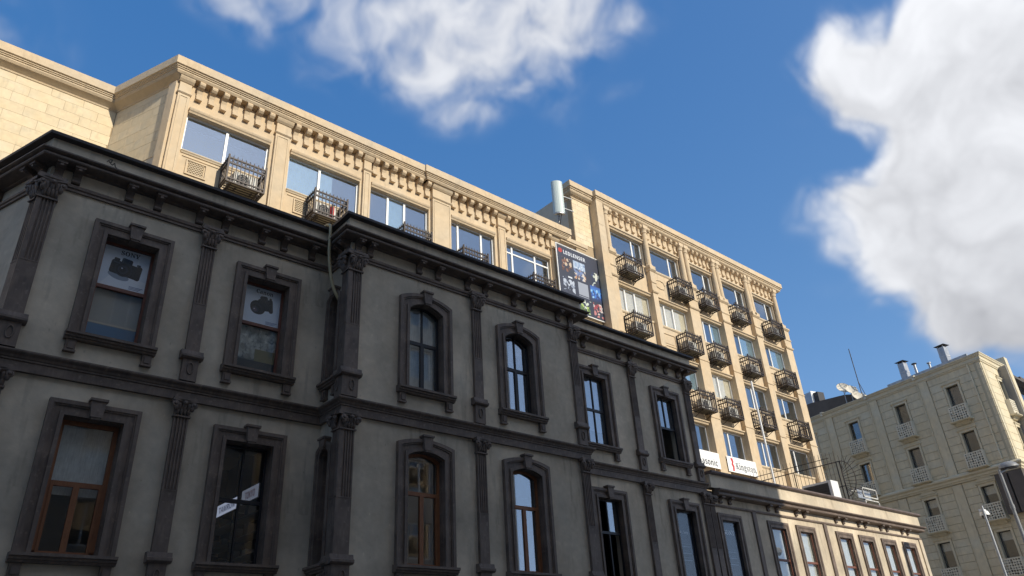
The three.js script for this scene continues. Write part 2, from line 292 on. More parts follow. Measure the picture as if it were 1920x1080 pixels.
// a window with stone surround: the sash is the part, surround / keystone / sill / panes are its pieces
function oldWindow(bld, o, a, u, S) {
  const hw = (S.w ?? 1.1) / 2, { y0, y1 } = S, rise = S.rise || 0, t = S.band ?? 0.28, fr = onWall(o, a, u), zs = -(S.deep ?? 0.2), f = S.bar ?? 0.065, pr = S.proud ?? 1, key = [hw, y0, y1, rise, t, pr, zs].join();
  const bars = [];
  bars.push(prismZ(uBand(hw - f, y0, y1 - f, rise, 0, f + 0.02), zs - 0.05, zs), box(-hw, hw, y0, y0 + f + 0.02, zs - 0.05, zs));
  const cells = [];
  const yt = y1 + rise;
  for (const row of S.rows) {           // [bottom, top, columns, leaf frame]
    const [b, tp, n, leaf] = row, cw = (2 * hw - 2 * f) / n;
    if (b > y0 + 0.2) bars.push(box(-hw + f, hw - f, b - 0.045, b + 0.035, zs - 0.06, zs + 0.012));
    for (let i = 0; i < n; i++) {
      const x0 = -hw + f + i * cw, x1 = x0 + cw;
      if (i) bars.push(box(x0 - (leaf ? 0.05 : 0.022), x0 + (leaf ? 0.05 : 0.022), b, tp, zs - 0.052, zs + 0.004));
      if (leaf) bars.push(box(x0, x0 + 0.055, b, tp, zs - 0.045, zs + 0.01), box(x1 - 0.055, x1, b, tp, zs - 0.045, zs + 0.01), box(x0 + 0.055, x1 - 0.055, tp - 0.06, tp, zs - 0.045, zs + 0.01), box(x0 + 0.055, x1 - 0.055, b + 0.03, b + 0.1, zs - 0.045, zs + 0.01));
      cells.push([x0, x1, b, tp]);
    }
  }
  const w = part(bld, 'window', bars, S.frame, fr);
  cells.forEach(([x0, x1, b, tp], i) => { if (!(S.open || []).includes(i)) part(w, 'pane', box(x0, x1, b, tp, zs - 0.03, zs - 0.026), S.glass || M.glass); });
  part(w, 'surround', cached('su' + key, () => [
    prismZ(uBand(hw, y0, y1, rise, 0, t), -0.02, 0.065 * pr), prismZ(uBand(hw, y0, y1, rise, t - 0.07, t + 0.012), -0.02, 0.115 * pr), prismZ(uBand(hw, y0, y1, rise, t - 0.105, t - 0.07), -0.02, 0.09 * pr), prismZ(uBand(hw, y0, y1, rise, -0.004, 0.075), -0.02, 0.095 * pr), prismZ(uBand(hw, y0, y1, rise, -0.014, 0.0), zs, 0.0)]), M.trim);
  const yk = y1 + rise;
  if (S.keystone !== false) part(w, 'keystone', cached('key' + key, () => [prismZ([[-0.105, yk + 0.01], [0.105, yk + 0.01], [0.14, yk + t + 0.06], [-0.14, yk + t + 0.06]], -0.02, 0.17), box(-0.165, 0.165, yk + t + 0.06, yk + t + 0.11, -0.02, 0.2), box(-0.08, 0.08, yk - 0.03, yk + 0.02, -0.1, 0.15)]), M.trim);
  part(w, 'sill', cached('sill' + key, () => { const e = hw + t + 0.05; return [prismX([[-0.28, y0 - 0.14], [0.12, y0 - 0.14], [0.13, y0 - 0.1], [0.17, y0 - 0.09], [0.17, y0 - 0.05], [0.215, y0 - 0.035], [0.215, y0 + 0.02], [-0.28, y0 + 0.04]], -e, e)]; }), M.trim);
  for (const s of [-1, 1]) part(w, 'sill_bracket', cached('sb' + y0 + hw, () => [box(-0.095, 0.095, y0 - 0.38, y0 - 0.14, -0.02, 0.09), box(-0.055, 0.055, y0 - 0.34, y0 - 0.2, 0.09, 0.115), box(-0.11, 0.11, y0 - 0.4, y0 - 0.36, -0.02, 0.105)]), M.trim, { p: [s * (hw + t - 0.1), 0, 0] });
  if (S.behind) { const g = box(-hw + 0.02, hw - 0.02, S.behind[2] ?? y0, S.behind[3] ?? yt, zs - 0.13, zs - 0.12); if (S.behind[4]) g.userData.fused = true; part(w, S.behind[0], g, S.behind[1]); }
  return w;
}
// fluted pilaster with pedestal and leafy capital; origin at its middle on the wall line
function pilaster(bld, fr, y, w = 0.30, ext = 0) {
  const { ped, shaft, cap, top } = y, h = w / 2, d = 0.09, lo = shaft + (cap - shaft) * 0.44;
  const plan = (fl) => { const p = [[-h - ext, -0.03], [h, -0.03], [h, d]]; if (fl) { const n = 4, c = w / (n + 0.6); for (let i = n - 1; i >= 0; i--) { const x = -h + c * (i + 0.8); p.push([x + c * 0.34, d], [x + c * 0.2, d - 0.026], [x - c * 0.2, d - 0.026], [x - c * 0.34, d]); } } p.push([-h - ext, d]); return p; };
  const k = [w, ext, ped, shaft, cap, top].join();
  const s = part(bld, 'pilaster', cached('ps' + k, () => [prismY(plan(true), lo, cap), prismY(plan(false), shaft, lo), box(-h - ext, h, lo - 0.015, lo + 0.015, 0, d + 0.008)]), M.trim, fr);
  part(s, 'pedestal', cached('pp' + k, () => {
    const ring = [], q = []; for (let i = 0; i < 14; i++) { const a = i / 14 * 2 * Math.PI; q.push([Math.cos(a) * 0.062, ped + (shaft - ped) * 0.4 + Math.sin(a) * 0.13]); }
    for (let i = 0; i < 14; i++) { const a = q[i], b = q[(i + 1) % 14]; ring.push(rod([a[0], a[1], d + 0.03], [b[0], b[1], d + 0.03], 0.016, 5)); }
    const e = h + 0.02; return [box(-e - ext, e, ped, shaft - 0.2, -0.03, d + 0.02), prismX([[-0.03, shaft - 0.2], [d + 0.05, shaft - 0.2], [d + 0.1, shaft - 0.16], [d + 0.1, shaft - 0.11], [d + 0.06, shaft - 0.09], [d + 0.04, shaft], [-0.03, shaft]], -h - 0.09 - ext, h + 0.09), ...ring];
  }), M.trim);
  part(s, 'capital', cached('pc' + k, () => {
    const H = top - cap, g = [box(-h - 0.03 - ext, h + 0.03, cap, cap + 0.035, -0.03, d + 0.035)];
    g.push(prismX([[-0.03, cap + 0.03], [d, cap + 0.03], [d + 0.03, cap + H * 0.45], [d + 0.1, cap + H * 0.8], [-0.03, cap + H * 0.8]], -h - 0.01 - ext, h + 0.01));
    const leaf = (x, y0, hh, ww, out) => { const q = new THREE.SphereGeometry(1, 8, 6); q.scale(ww, hh, 0.045); q.rotateX(0.32); q.translate(x, y0, out); return q; };
    for (let i = 0; i < 4; i++) g.push(leaf(-h + w * (i + 0.5) / 4, cap + H * 0.28, H * 0.2, w * 0.14, d + 0.03));
    for (let i = 0; i < 3; i++) g.push(leaf(-h + w * (i + 0.5) / 3, cap + H * 0.5, H * 0.22, w * 0.17, d + 0.06));
    for (const sx of [-1, 1]) { const c = new THREE.TorusGeometry(0.05, 0.028, 6, 10); c.translate(sx * (h + 0.045), cap + H * 0.62, d + 0.1); g.push(c); const e = new THREE.SphereGeometry(0.04, 6, 5); e.translate(sx * (h + 0.045), cap + H * 0.62, d + 0.12); g.push(e); g.push(leaf(sx * (h + 0.02), cap + H * 0.44, H * 0.16, 0.05, d + 0.08)); }
    const f = new THREE.SphereGeometry(0.05, 7, 5); f.translate(0, cap + H * 0.7, d + 0.13); g.push(f);
    g.push(prismY([[-h - 0.09 - ext, -0.03], [h + 0.09, -0.03], [h + 0.11, d + 0.14], [h * 0.4, d + 0.1], [-h * 0.4 - ext, d + 0.1], [-h - 0.11 - ext, d + 0.14]], cap + H * 0.78, cap + H * 0.87));
    g.push(box(-h - 0.09 - ext, h + 0.09, cap + H * 0.87, top, -0.03, d + 0.12)); return g;
  }), M.trim);
  return s;
}
const PU = { ped: 7.88, shaft: 8.58, cap: 11.28, top: 11.83 }, PL = { ped: 3.55, shaft: 4.3, cap: 7.05, top: 7.46 };
const darkBracket = (yb, yt, sc = 1) => cached('dbr' + yb + sc, () => { const H = yt - yb; return [prismX([[-0.02, yb], [0.075 * sc, yb], [0.1 * sc, yb + 0.03], [0.1 * sc, yb + 0.07], [0.05 * sc, yb + 0.1], [0.06 * sc, yb + H * 0.5], [0.13 * sc, yb + H * 0.66], [0.24 * sc, yb + H * 0.72], [0.27 * sc, yb + H * 0.8], [0.24 * sc, yb + H * 0.9], [0.28 * sc, yt], [-0.02, yt]], -0.085, 0.085), box(-0.1, 0.1, yt - 0.06, yt, -0.02, 0.3 * sc), box(-0.03, 0.03, yb + H * 0.66, yb + H * 0.86, 0.2 * sc, 0.285 * sc)]; });

const OLD = thing('corner_building', 'old corner building with khaki plaster walls, dark brown mouldings and an arched projecting bay', 'building');
{
  const bw = (u, S) => u;   // readability only
  const upA = [3.11, 6.30], lowA = upA, upB = [10.36, 13.70], upC = [18.06, 21.93];
  const H = (us, S, rise = 0, hw = 0.55, off = 0) => us.map(u => opening(u - off, hw, S.y0, S.y1, rise));
  const B1 = { y0: 8.42, y1: 10.74 }, B2 = { y0: 4.14, y1: 6.72 };
  const RISE = 0.2;
  // walls
  part(OLD, 'wall', wallSlab(AX0, BX0, 0, 12.3, -0.35, 0, [...H(upA, UP), ...H(lowA, LOW), rect(1.9, 4.4, 0.3, 3.1), rect(5.0, 7.5, 0.3, 3.1)]), M.plaster);
  part(OLD, 'wall', wallSlab(BX0, BX1, 0, 12.3, BZ - 0.35, BZ, [...H(upB, B1, RISE), ...H(upB, B2, RISE - 0.06), rect(9, 11.6, 0.3, 3.1), rect(12.6, 15.2, 0.3, 3.1)]), M.plaster);
  part(OLD, 'wall', wallSlab(BX1, CX1, 0, 12.3, -0.35, 0, [...H(upC, UP), ...H([18.15, 22.05], LOW), rect(17, 19.6, 0.3, 3.1), rect(20.6, 23, 0.3, 3.1)]), M.plaster);
  for (const [x0, x1, z] of [[1.9, 4.4, 0], [5, 7.5, 0], [9, 11.6, BZ], [12.6, 15.2, BZ], [17, 19.6, 0], [20.6, 23, 0]]) { const sh = part(OLD, 'shop_window', [box(x0, x1, 0.3, 0.42, z - 0.2, z - 0.1), box(x0, x1, 3.0, 3.1, z - 0.2, z - 0.1), box(x0, x0 + 0.08, 0.42, 3, z - 0.2, z - 0.1), box(x1 - 0.08, x1, 0.42, 3, z - 0.2, z - 0.1)], M.blackWood); part(sh, 'pane', box(x0 + 0.08, x1 - 0.08, 0.42, 3, z - 0.16, z - 0.155), M.glass); }
  // bay returns (local x runs from the recess outwards)
  const RL = [BX0, 0];
  part(OLD, 'wall', wallSlab(0, BZ - 0.35, 0, 12.3, -0.35, 0, [opening(0.42, 0.21, 8.42, 10.62, 0.16), opening(0.42, 0.21, 4.14, 6.6, 0.16)]), M.plaster, { p: [BX0, 0, 0], a: -Math.PI / 2 });
  part(OLD, 'wall', box(BX1 - 0.35, BX1, 0, 12.3, -0.35, BZ - 0.35), M.plaster);
  // side street wall, rear and party walls, floors, roof
  part(OLD, 'wall', box(-6.6, -0.02, 0, 12.3, -0.35, 0), M.plaster, { p: [AX0, 0, 0], a: SIDE });
  part(OLD, 'party_wall', box(CX1 - 0.3, CX1, 7.4, 12.3, -6.2, -0.352), M.plaster);
  part(OLD, 'rear_wall', box(sideBack[0], CX1, 0, 12.3, -6.55, -6.25), M.room);
  part(OLD, 'partition', box(-1.1, 23.2, 3.75, 12.2, -4.2, -4.1), M.room);
  for (const [y, t] of [[3.6, 0.25], [7.6, 0.3]]) part(OLD, 'floor_slab', box(0.6, CX1 - 0.32, y, y + t, -6.2, -0.36), M.room);
  for (const y of [3.6, 7.6]) part(OLD, 'floor_slab', box(BX0 + 0.36, BX1 - 0.36, y, y + 0.27, -0.358, BZ - 0.36), M.room);
  part(OLD, 'roof', [prismY([[AX0 - 0.02, -0.02], [BX0, -0.02], [BX0, BZ - 0.02], [BX1, BZ - 0.02], [BX1, -0.02], [CX1 - 0.02, -0.02], [CX1 - 0.02, -6.3], [sideBack[0] + 0.1, -6.2]], 12.3, 12.5)], M.roof);
  // main cornice, parapet, roof lip and string, mitred round the whole front
  const line = [sideBack, [AX0, 0], [BX0, 0], [BX0, BZ], [BX1, BZ], [BX1, 0], [CX1, 0], [CX1, -6.2]];
  part(OLD, 'cornice', sweep([[-0.03, 12.18], [0.06, 12.19], [0.08, 12.215], [0.34, 12.215], [0.36, 12.24], [0.36, 12.275], [0.31, 12.295], [0.31, 12.32], [0.38, 12.335], [0.42, 12.355], [0.42, 12.385], [0.36, 12.4], [0.2, 12.44], [-0.03, 12.44]], line), M.trim);
  part(OLD, 'parapet', sweep([[-0.2, 12.44], [0.19, 12.44], [0.19, 12.775], [-0.2, 12.775]], line), M.plaster);
  part(OLD, 'roof_lip', sweep([[-0.3, 12.775], [0.25, 12.775], [0.33, 12.8], [0.33, 12.875], [-0.3, 12.9]], line), M.flashing);
  part(OLD, 'string_course', sweep([[-0.02, 11.68], [0.05, 11.68], [0.05, 11.73], [0.08, 11.75], [0.09, 11.8], [0.06, 11.84], [-0.02, 11.85]], line.slice(0, 7)), M.trim);
  part(OLD, 'belt_course', sweep([[-0.02, 7.43], [0.085, 7.43], [0.085, 7.615], [0.11, 7.63], [0.11, 7.66], [0.13, 7.675], [0.15, 7.72], [0.2, 7.755], [0.215, 7.78], [0.215, 7.81], [0.1, 7.85], [-0.02, 7.88]], line.slice(0, 7)), M.trim);
  part(OLD, 'base_belt', sweep([[-0.02, 3.25], [0.1, 3.25], [0.1, 3.45], [0.2, 3.5], [0.2, 3.54], [-0.02, 3.58]], line.slice(0, 7)), M.trim);
  // brackets under the cornice
  const bg = darkBracket(11.88, 12.215);
  for (const x of [1.36, 1.72, 2.82, 3.45, 4.42, 5.05, 6.0, 6.6, 7.39]) part(OLD, 'bracket', bg, M.trim, at(x, 0));
  for (const x of [8.2, 8.55, 10.13, 10.77, 11.83, 12.5, 13.62, 14.27, 15.5, 16.05]) part(OLD, 'bracket', bg, M.trim, at(x, BZ));
  for (const x of [17.1, 17.7, 19.55, 20.2, 21.6, 22.25, 23.0, 23.42]) part(OLD, 'bracket', bg, M.trim, at(x, 0));
  for (const u of [0.2, 0.55, 0.88]) part(OLD, 'bracket', bg, M.trim, onWall(RL, -Math.PI / 2, u));
  for (const u of [-0.25, -0.62, -1.9]) part(OLD, 'bracket', bg, M.trim, onWall([AX0, 0], SIDE, u));
  // pilasters
  for (const y of [PU, PL]) {
    for (const [x, z, e] of [[AX0 + 0.09, 0, 0.06], [4.74, 0, 0], [BX0 + 0.15, BZ, 0.09], [12.11, BZ, 0], [16.07, BZ, 0], [20.1, 0, 0], [23.36, 0, 0]]) pilaster(OLD, at(x, z), y, 0.3, e);
    pilaster(OLD, onWall(RL, -Math.PI / 2, BZ - 0.13), y, 0.22);
    pilaster(OLD, onWall([AX0, 0], SIDE, -0.16), y, 0.3);
  }
  // windows
  const Z0 = [0, 0], ZB = [0, BZ];
  const posterRows = (m) => [[m, UP.y1, 1, false], [UP.y0, m, 1, false]];
  oldWindow(OLD, Z0, 0, upA[0], { ...UP, glass: M.clear, frame: M.redWood, rows: posterRows(9.76), behind: ['blind', new THREE.MeshStandardMaterial({ map: canvas(256, 512, (c, w, h) => { c.fillStyle = '#8f8f84'; c.fillRect(0, 0, w, h); c.fillStyle = '#a9a79c'; c.fillRect(0, 0, w, h * 0.6); c.fillStyle = '#5d7f9c'; c.fillRect(0, h * 0.62, w, h * 0.38); c.fillStyle = '#c3bba6'; c.fillRect(0, h * 0.58, w, h * 0.03); }), roughness: 0.9 }), UP.y0, 9.72, true] });
  oldWindow(OLD, Z0, 0, upA[1], { ...UP, glass: M.clear, frame: M.redWood, rows: posterRows(9.76), behind: ['blind', new THREE.MeshStandardMaterial({ map: canvas(256, 256, (c, w, h) => { const r = rng(9); c.fillStyle = '#5c686c'; c.fillRect(0, 0, w, h); for (let i = 0; i < 420; i++) { const g = 120 + r() * 110 | 0; c.fillStyle = `rgba(${g},${g + 4},${g - 4},0.5)`; c.beginPath(); c.arc(r() * w, r() * h * 0.6, 3 + r() * 14, 0, 7); c.fill(); } c.fillStyle = '#7d7a5c'; c.fillRect(w * 0.5, h * 0.42, w * 0.5, h * 0.24); c.fillStyle = '#3a444a'; c.fillRect(0, h * 0.66, w, h * 0.34); }), roughness: 0.9 }), UP.y0, 9.72, true] });
  oldWindow(OLD, Z0, 0, lowA[0], { ...LOW, glass: M.clear, bar: 0.1, frame: M.brownWood, rows: [[5.5, LOW.y1, 1, false], [LOW.y0, 5.5, 2, true]], behind: ['curtain', M.curtain, 5.3, 6.9] });
  oldWindow(OLD, Z0, 0, lowA[1], { ...LOW, glass: M.clear, frame: M.blackWood, rows: [[5.5, LOW.y1, 2, false], [LOW.y0, 5.5, 2, false]] });
  upB.forEach((x, i) => oldWindow(OLD, ZB, 0, x, { ...B1, rise: RISE, frame: M.blackWood, glass: i ? M.skyGlass : M.glass, deep: 0.14, rows: [[9.84, B1.y1 + RISE, 2, false], [B1.y0, 9.84, 2, true]], behind: i ? undefined : ['curtain', M.curtain] }));
  upB.forEach((x, i) => oldWindow(OLD, ZB, 0, x, { ...B2, rise: RISE - 0.06, frame: M.brownWood, deep: 0.14, bar: 0.085, glass: i ? M.skyGlass : M.glass, rows: [[5.86, B2.y1 + RISE, 1, false], [B2.y0, 5.86, 2, true]] }));
  oldWindow(OLD, Z0, 0, upC[0], { ...UP, deep: 0.09, glass: M.skyGlass, bar: 0.05, frame: M.blackWood, rows: [[9.7, UP.y1, 2, false], [UP.y0, 9.7, 2, false]], behind: ['curtain', M.curtain, 9.0, 10.9] });
  oldWindow(OLD, Z0, 0, upC[1], { ...UP, deep: 0.09, glass: M.skyGlass, bar: 0.05, frame: M.blackWood, rows: [[9.7, UP.y1, 2, false], [UP.y0, 9.7, 1, false]], open: [2] });
  oldWindow(OLD, Z0, 0, 18.15, { ...LOW, deep: 0.1, glass: M.skyGlass, frame: M.blackWood, rows: [[5.7, LOW.y1, 2, false], [LOW.y0, 5.7, 2, false]], open: [0, 2, 3] });
  oldWindow(OLD, Z0, 0, 22.05, { ...LOW, deep: 0.07, glass: M.clear, frame: M.blackWood, rows: [[LOW.y0, LOW.y1, 1, false]] });
  for (const [y0, y1, m] of [[8.42, 10.62, 9.8], [4.14, 6.6, 5.8]]) oldWindow(OLD, RL, -Math.PI / 2, 0.42, { y0, y1, w: 0.42, rise: 0.16, band: 0.14, deep: 0.14, frame: y0 > 5 ? M.blackWood : M.brownWood, rows: [[m, y1 + 0.16, 1, false], [y0, m, 1, false]] });
  // bare cement patch beside a keystone, and a painted squiggle on the parapet
  part(OLD, 'render_patch', prismZ([[22.12, 11.24], [22.3, 11.3], [22.5, 11.28], [22.8, 11.2], [22.98, 11.26], [23.08, 11.46], [22.9, 11.58], [22.62, 11.55], [22.4, 11.62], [22.2, 11.5], [22.06, 11.4]], -0.004, 0.006), M.cement);
  part(OLD, 'painted_squiggle', [[0, 0.02], [0.05, 0.1], [0.1, 0.12], [0.09, 0.04], [0.04, 0.05], [0.12, -0.02], [0.16, 0.06], [0.19, -0.04], [0.23, -0.06]].map((p, i, a) => i ? rod([2.18 + a[i - 1][0], 12.6 + a[i - 1][1], 0.19], [2.18 + p[0], 12.6 + p[1], 0.19], 0.01, 5) : null).filter(Boolean), M.flashing);
  rebase(OLD, [AX0, 0, 0]);
}
// posters inside the upper sashes (flat prints)
function cameraPrint(word, kind) {
  return new THREE.MeshStandardMaterial({ roughness: 0.7, map: canvas(512, 512, (c, w, h) => {
    c.fillStyle = '#d6e0ea'; c.fillRect(0, 0, w, h);
    if (!kind) { c.fillStyle = '#e6ecf1'; c.beginPath(); c.moveTo(w * 0.05, h * 0.95); c.lineTo(w * 0.3, h * 0.58); c.lineTo(w, h * 0.7); c.lineTo(w, h); c.lineTo(0, h); c.fill(); }
    c.fillStyle = '#141821'; c.textAlign = 'center'; c.font = 'bold 74px serif'; c.fillText(word, w * 0.56, h * 0.15);
    const rr = (x, y, a, b, r, col) => { c.fillStyle = col; c.beginPath(); c.roundRect(x, y, a, b, r); c.fill(); };
    const disc = (x, y, a, b, t, col) => { c.fillStyle = col; c.beginPath(); c.ellipse(x, y, a, b, t, 0, 7); c.fill(); };
    c.save(); c.translate(w * 0.52, h * 0.46);
    if (kind) {   // seen from its left front, lens low
      c.rotate(-0.12); rr(-55, -86, 190, 160, 38, '#12151d'); rr(92, -92, 58, 190, 28, '#0d1017'); rr(-22, -128, 104, 66, 26, '#171b25'); rr(104, -112, 34, 28, 10, '#20252f');
      disc(-58, 34, 104, 92, 0.5, '#0c0e14'); disc(-72, 46, 88, 78, 0.5, '#1d222d'); disc(-84, 56, 68, 60, 0.5, '#0a0c11'); disc(-92, 62, 46, 41, 0.5, '#2a3040'); disc(-96, 66, 26, 22, 0.5, '#5a4a58'); disc(-106, 56, 9, 7, 0.5, '#c8ccd6');
      c.strokeStyle = '#39404e'; c.lineWidth = 4; c.beginPath(); c.moveTo(-40, -60); c.lineTo(80, -66); c.stroke();
    } else {
      c.rotate(0.1); disc(-52, 118, 118, 46, 0.06, '#8e9aa8'); rr(-168, -66, 336, 168, 26, '#12151d'); rr(112, -78, 62, 184, 24, '#0c0e14'); rr(-66, -122, 120, 74, 22, '#171b25'); rr(-150, -96, 62, 34, 12, '#1a1f2a'); rr(104, -98, 44, 30, 10, '#222833');
      disc(-22, 22, 98, 92, 0, '#1f2530'); disc(-24, 24, 82, 77, 0, '#0b0d13'); disc(-26, 26, 58, 54, 0, '#262d3b'); disc(-28, 28, 36, 34, 0, '#0e1118'); disc(-40, 12, 11, 9, 0, '#aeb6c6');
      c.fillStyle = '#4a5262'; c.fillRect(-150, -44, 74, 7);
    }
    c.restore();
    c.fillStyle = '#5b6f93'; for (let i = 0; i < 3; i++) c.fillRect(w * 0.66, h * (0.86 + i * 0.03), w * (0.3 - i * 0.04), 7);
  }) });
}
function flatPrint(name, label, category, w, h, m, p, a = 0, d = 0.008, backM = M.white) {
  const o = shadows(new THREE.Mesh(new THREE.BoxGeometry(w, h, d), [backM, backM, backM, backM, m, backM])); o.name = numbered(name); o.userData = { label, category }; o.position.set(...p); o.rotation.y = a; scene.add(o); return o;
}
flatPrint('camera_poster', 'pale poster with a wide black camera, in the upper sash beside the corner pilaster', 'poster', 0.97, 1.02, cameraPrint('SONY', 0), [3.11, 10.3, -0.26]);
flatPrint('camera_poster', 'pale poster with a tilted black camera, in the upper sash beside the projecting bay', 'poster', 0.97, 1.02, cameraPrint('Canon', 1), [6.30, 10.3, -0.26]);
function darkPrint(lines) { return new THREE.MeshStandardMaterial({ roughness: 0.5, map: canvas(256, 640, (c, w, h) => { const g = rng(4); c.fillStyle = '#1d2b3d'; c.fillRect(0, 0, w, h); c.fillStyle = '#22354b'; c.fillRect(w * 0.1, h * 0.05, w * 0.8, h * 0.5); c.fillStyle = '#c9cdd0'; c.textAlign = 'center'; for (const [t, y, s, f] of lines) { c.font = `${f} ${s}px ${f === 'bold' ? 'serif' : 'sans-serif'}`; c.fillText(t, w / 2, h * y); } c.fillStyle = '#4d5d70'; for (let i = 0; i < 3; i++) { c.fillRect(w * 0.2, h * (0.42 + i * 0.09), w * 0.6, 3); c.fillRect(w * 0.25, h * (0.45 + i * 0.09), w * 0.5, 8); } }) }); }
flatPrint('window_banner', 'dark blue banner with small white print filling the window by the fluted end pilaster', 'banner', 1.0, 2.5, darkPrint([['α | Sony', 0.28, 30, 'normal']]), [22.05, 5.43, -0.15]);
// shop wall with lit signs behind the dark lower window
{
  const sg = (t, col, w) => new THREE.MeshStandardMaterial({ color: 0x000000, emissive: 0xffffff, emissiveIntensity: w, roughness: 0.6, emissiveMap: canvas(512, 128, (c, cw, h) => { c.fillStyle = '#c9d6f2'; c.fillRect(0, 0, cw, h); c.fillStyle = col; c.font = 'bold 92px sans-serif'; c.textAlign = 'center'; c.fillText(t, cw / 2, 96, 470); }) });
  flatPrint('shelf_sign', 'white lit sign with dark blue letters above shop shelves behind the black window', 'sign', 1.3, 0.28, sg('TAMRON', '#16224a', 0.36), [6.93, 5.88, -2.5], -Math.PI / 2, 0.03);
  flatPrint('shelf_sign', 'pale lit sign with dark red letters nearer the glass behind the black window', 'sign', 0.95, 0.32, sg('TOKYO', '#5a2230', 0.14), [6.93, 5.92, -1.15], -Math.PI / 2, 0.03);
  const sh = thing('shop_shelf', 'dark shop shelving with small boxes behind the black lower window', 'shelf', null, [7.0, 3.87, -2.2]);
  part(sh, 'back_panel', box(0.36, 0.4, 0, 3.3, -1.7, 1.5), M.darkPanel);
  for (let i = 0; i < 4; i++) part(sh, 'shelf', box(0, 0.36, 0.25 + i * 0.45, 0.28 + i * 0.45, -1.7, 1.5), M.steel);
  for (const z of [-1.72, -0.1, 1.5]) part(sh, 'upright', box(-0.01, 0.36, 0, 3.3, z, z + 0.04), M.darkPanel);
  const r = rng(8), ms = [M.acDark, M.acWhite, M.darkPanel, M.room];
  for (let i = 0; i < 4; i++) for (let z = -1.5; z < 1.3; z += 0.6 + r() * 0.3) { const h = 0.12 + r() * 0.2, o = thing('goods_box', 'small boxed article on the shop shelves behind the black window', 'box', 'boxed goods on the shop shelves', [7.15, 3.87 + 0.281 + i * 0.45, -2.2 + z]); part(o, 'carton', box(-0.1, 0.1, 0, h, -0.1, 0.1), ms[r() * 4 | 0]); part(o, 'lid', box(-0.103, 0.103, h, h + 0.012, -0.103, 0.103), M.room); }
}
// hose from the roof into the narrow window of the bay
{
  const c = new THREE.CatmullRomCurve3([[7.66, 12.5, -0.3], [7.64, 12.95, 0.1], [7.64, 12.86, 0.46], [7.62, 12.4, 0.55], [7.62, 12.0, 0.56], [7.68, 11.4, 0.58], [7.78, 10.95, 0.6], [7.93, 10.66, 0.62], [8.1, 10.5, 0.6]].map(q => new THREE.Vector3(...q)));
  const h = shadows(new THREE.Mesh(new THREE.TubeGeometry(c, 40, 0.042, 8), M.hose)); h.name = 'hose'; h.userData = { label: 'tan drain hose hanging over the roof edge into the narrow bay window', category: 'hose' }; scene.add(h);
}
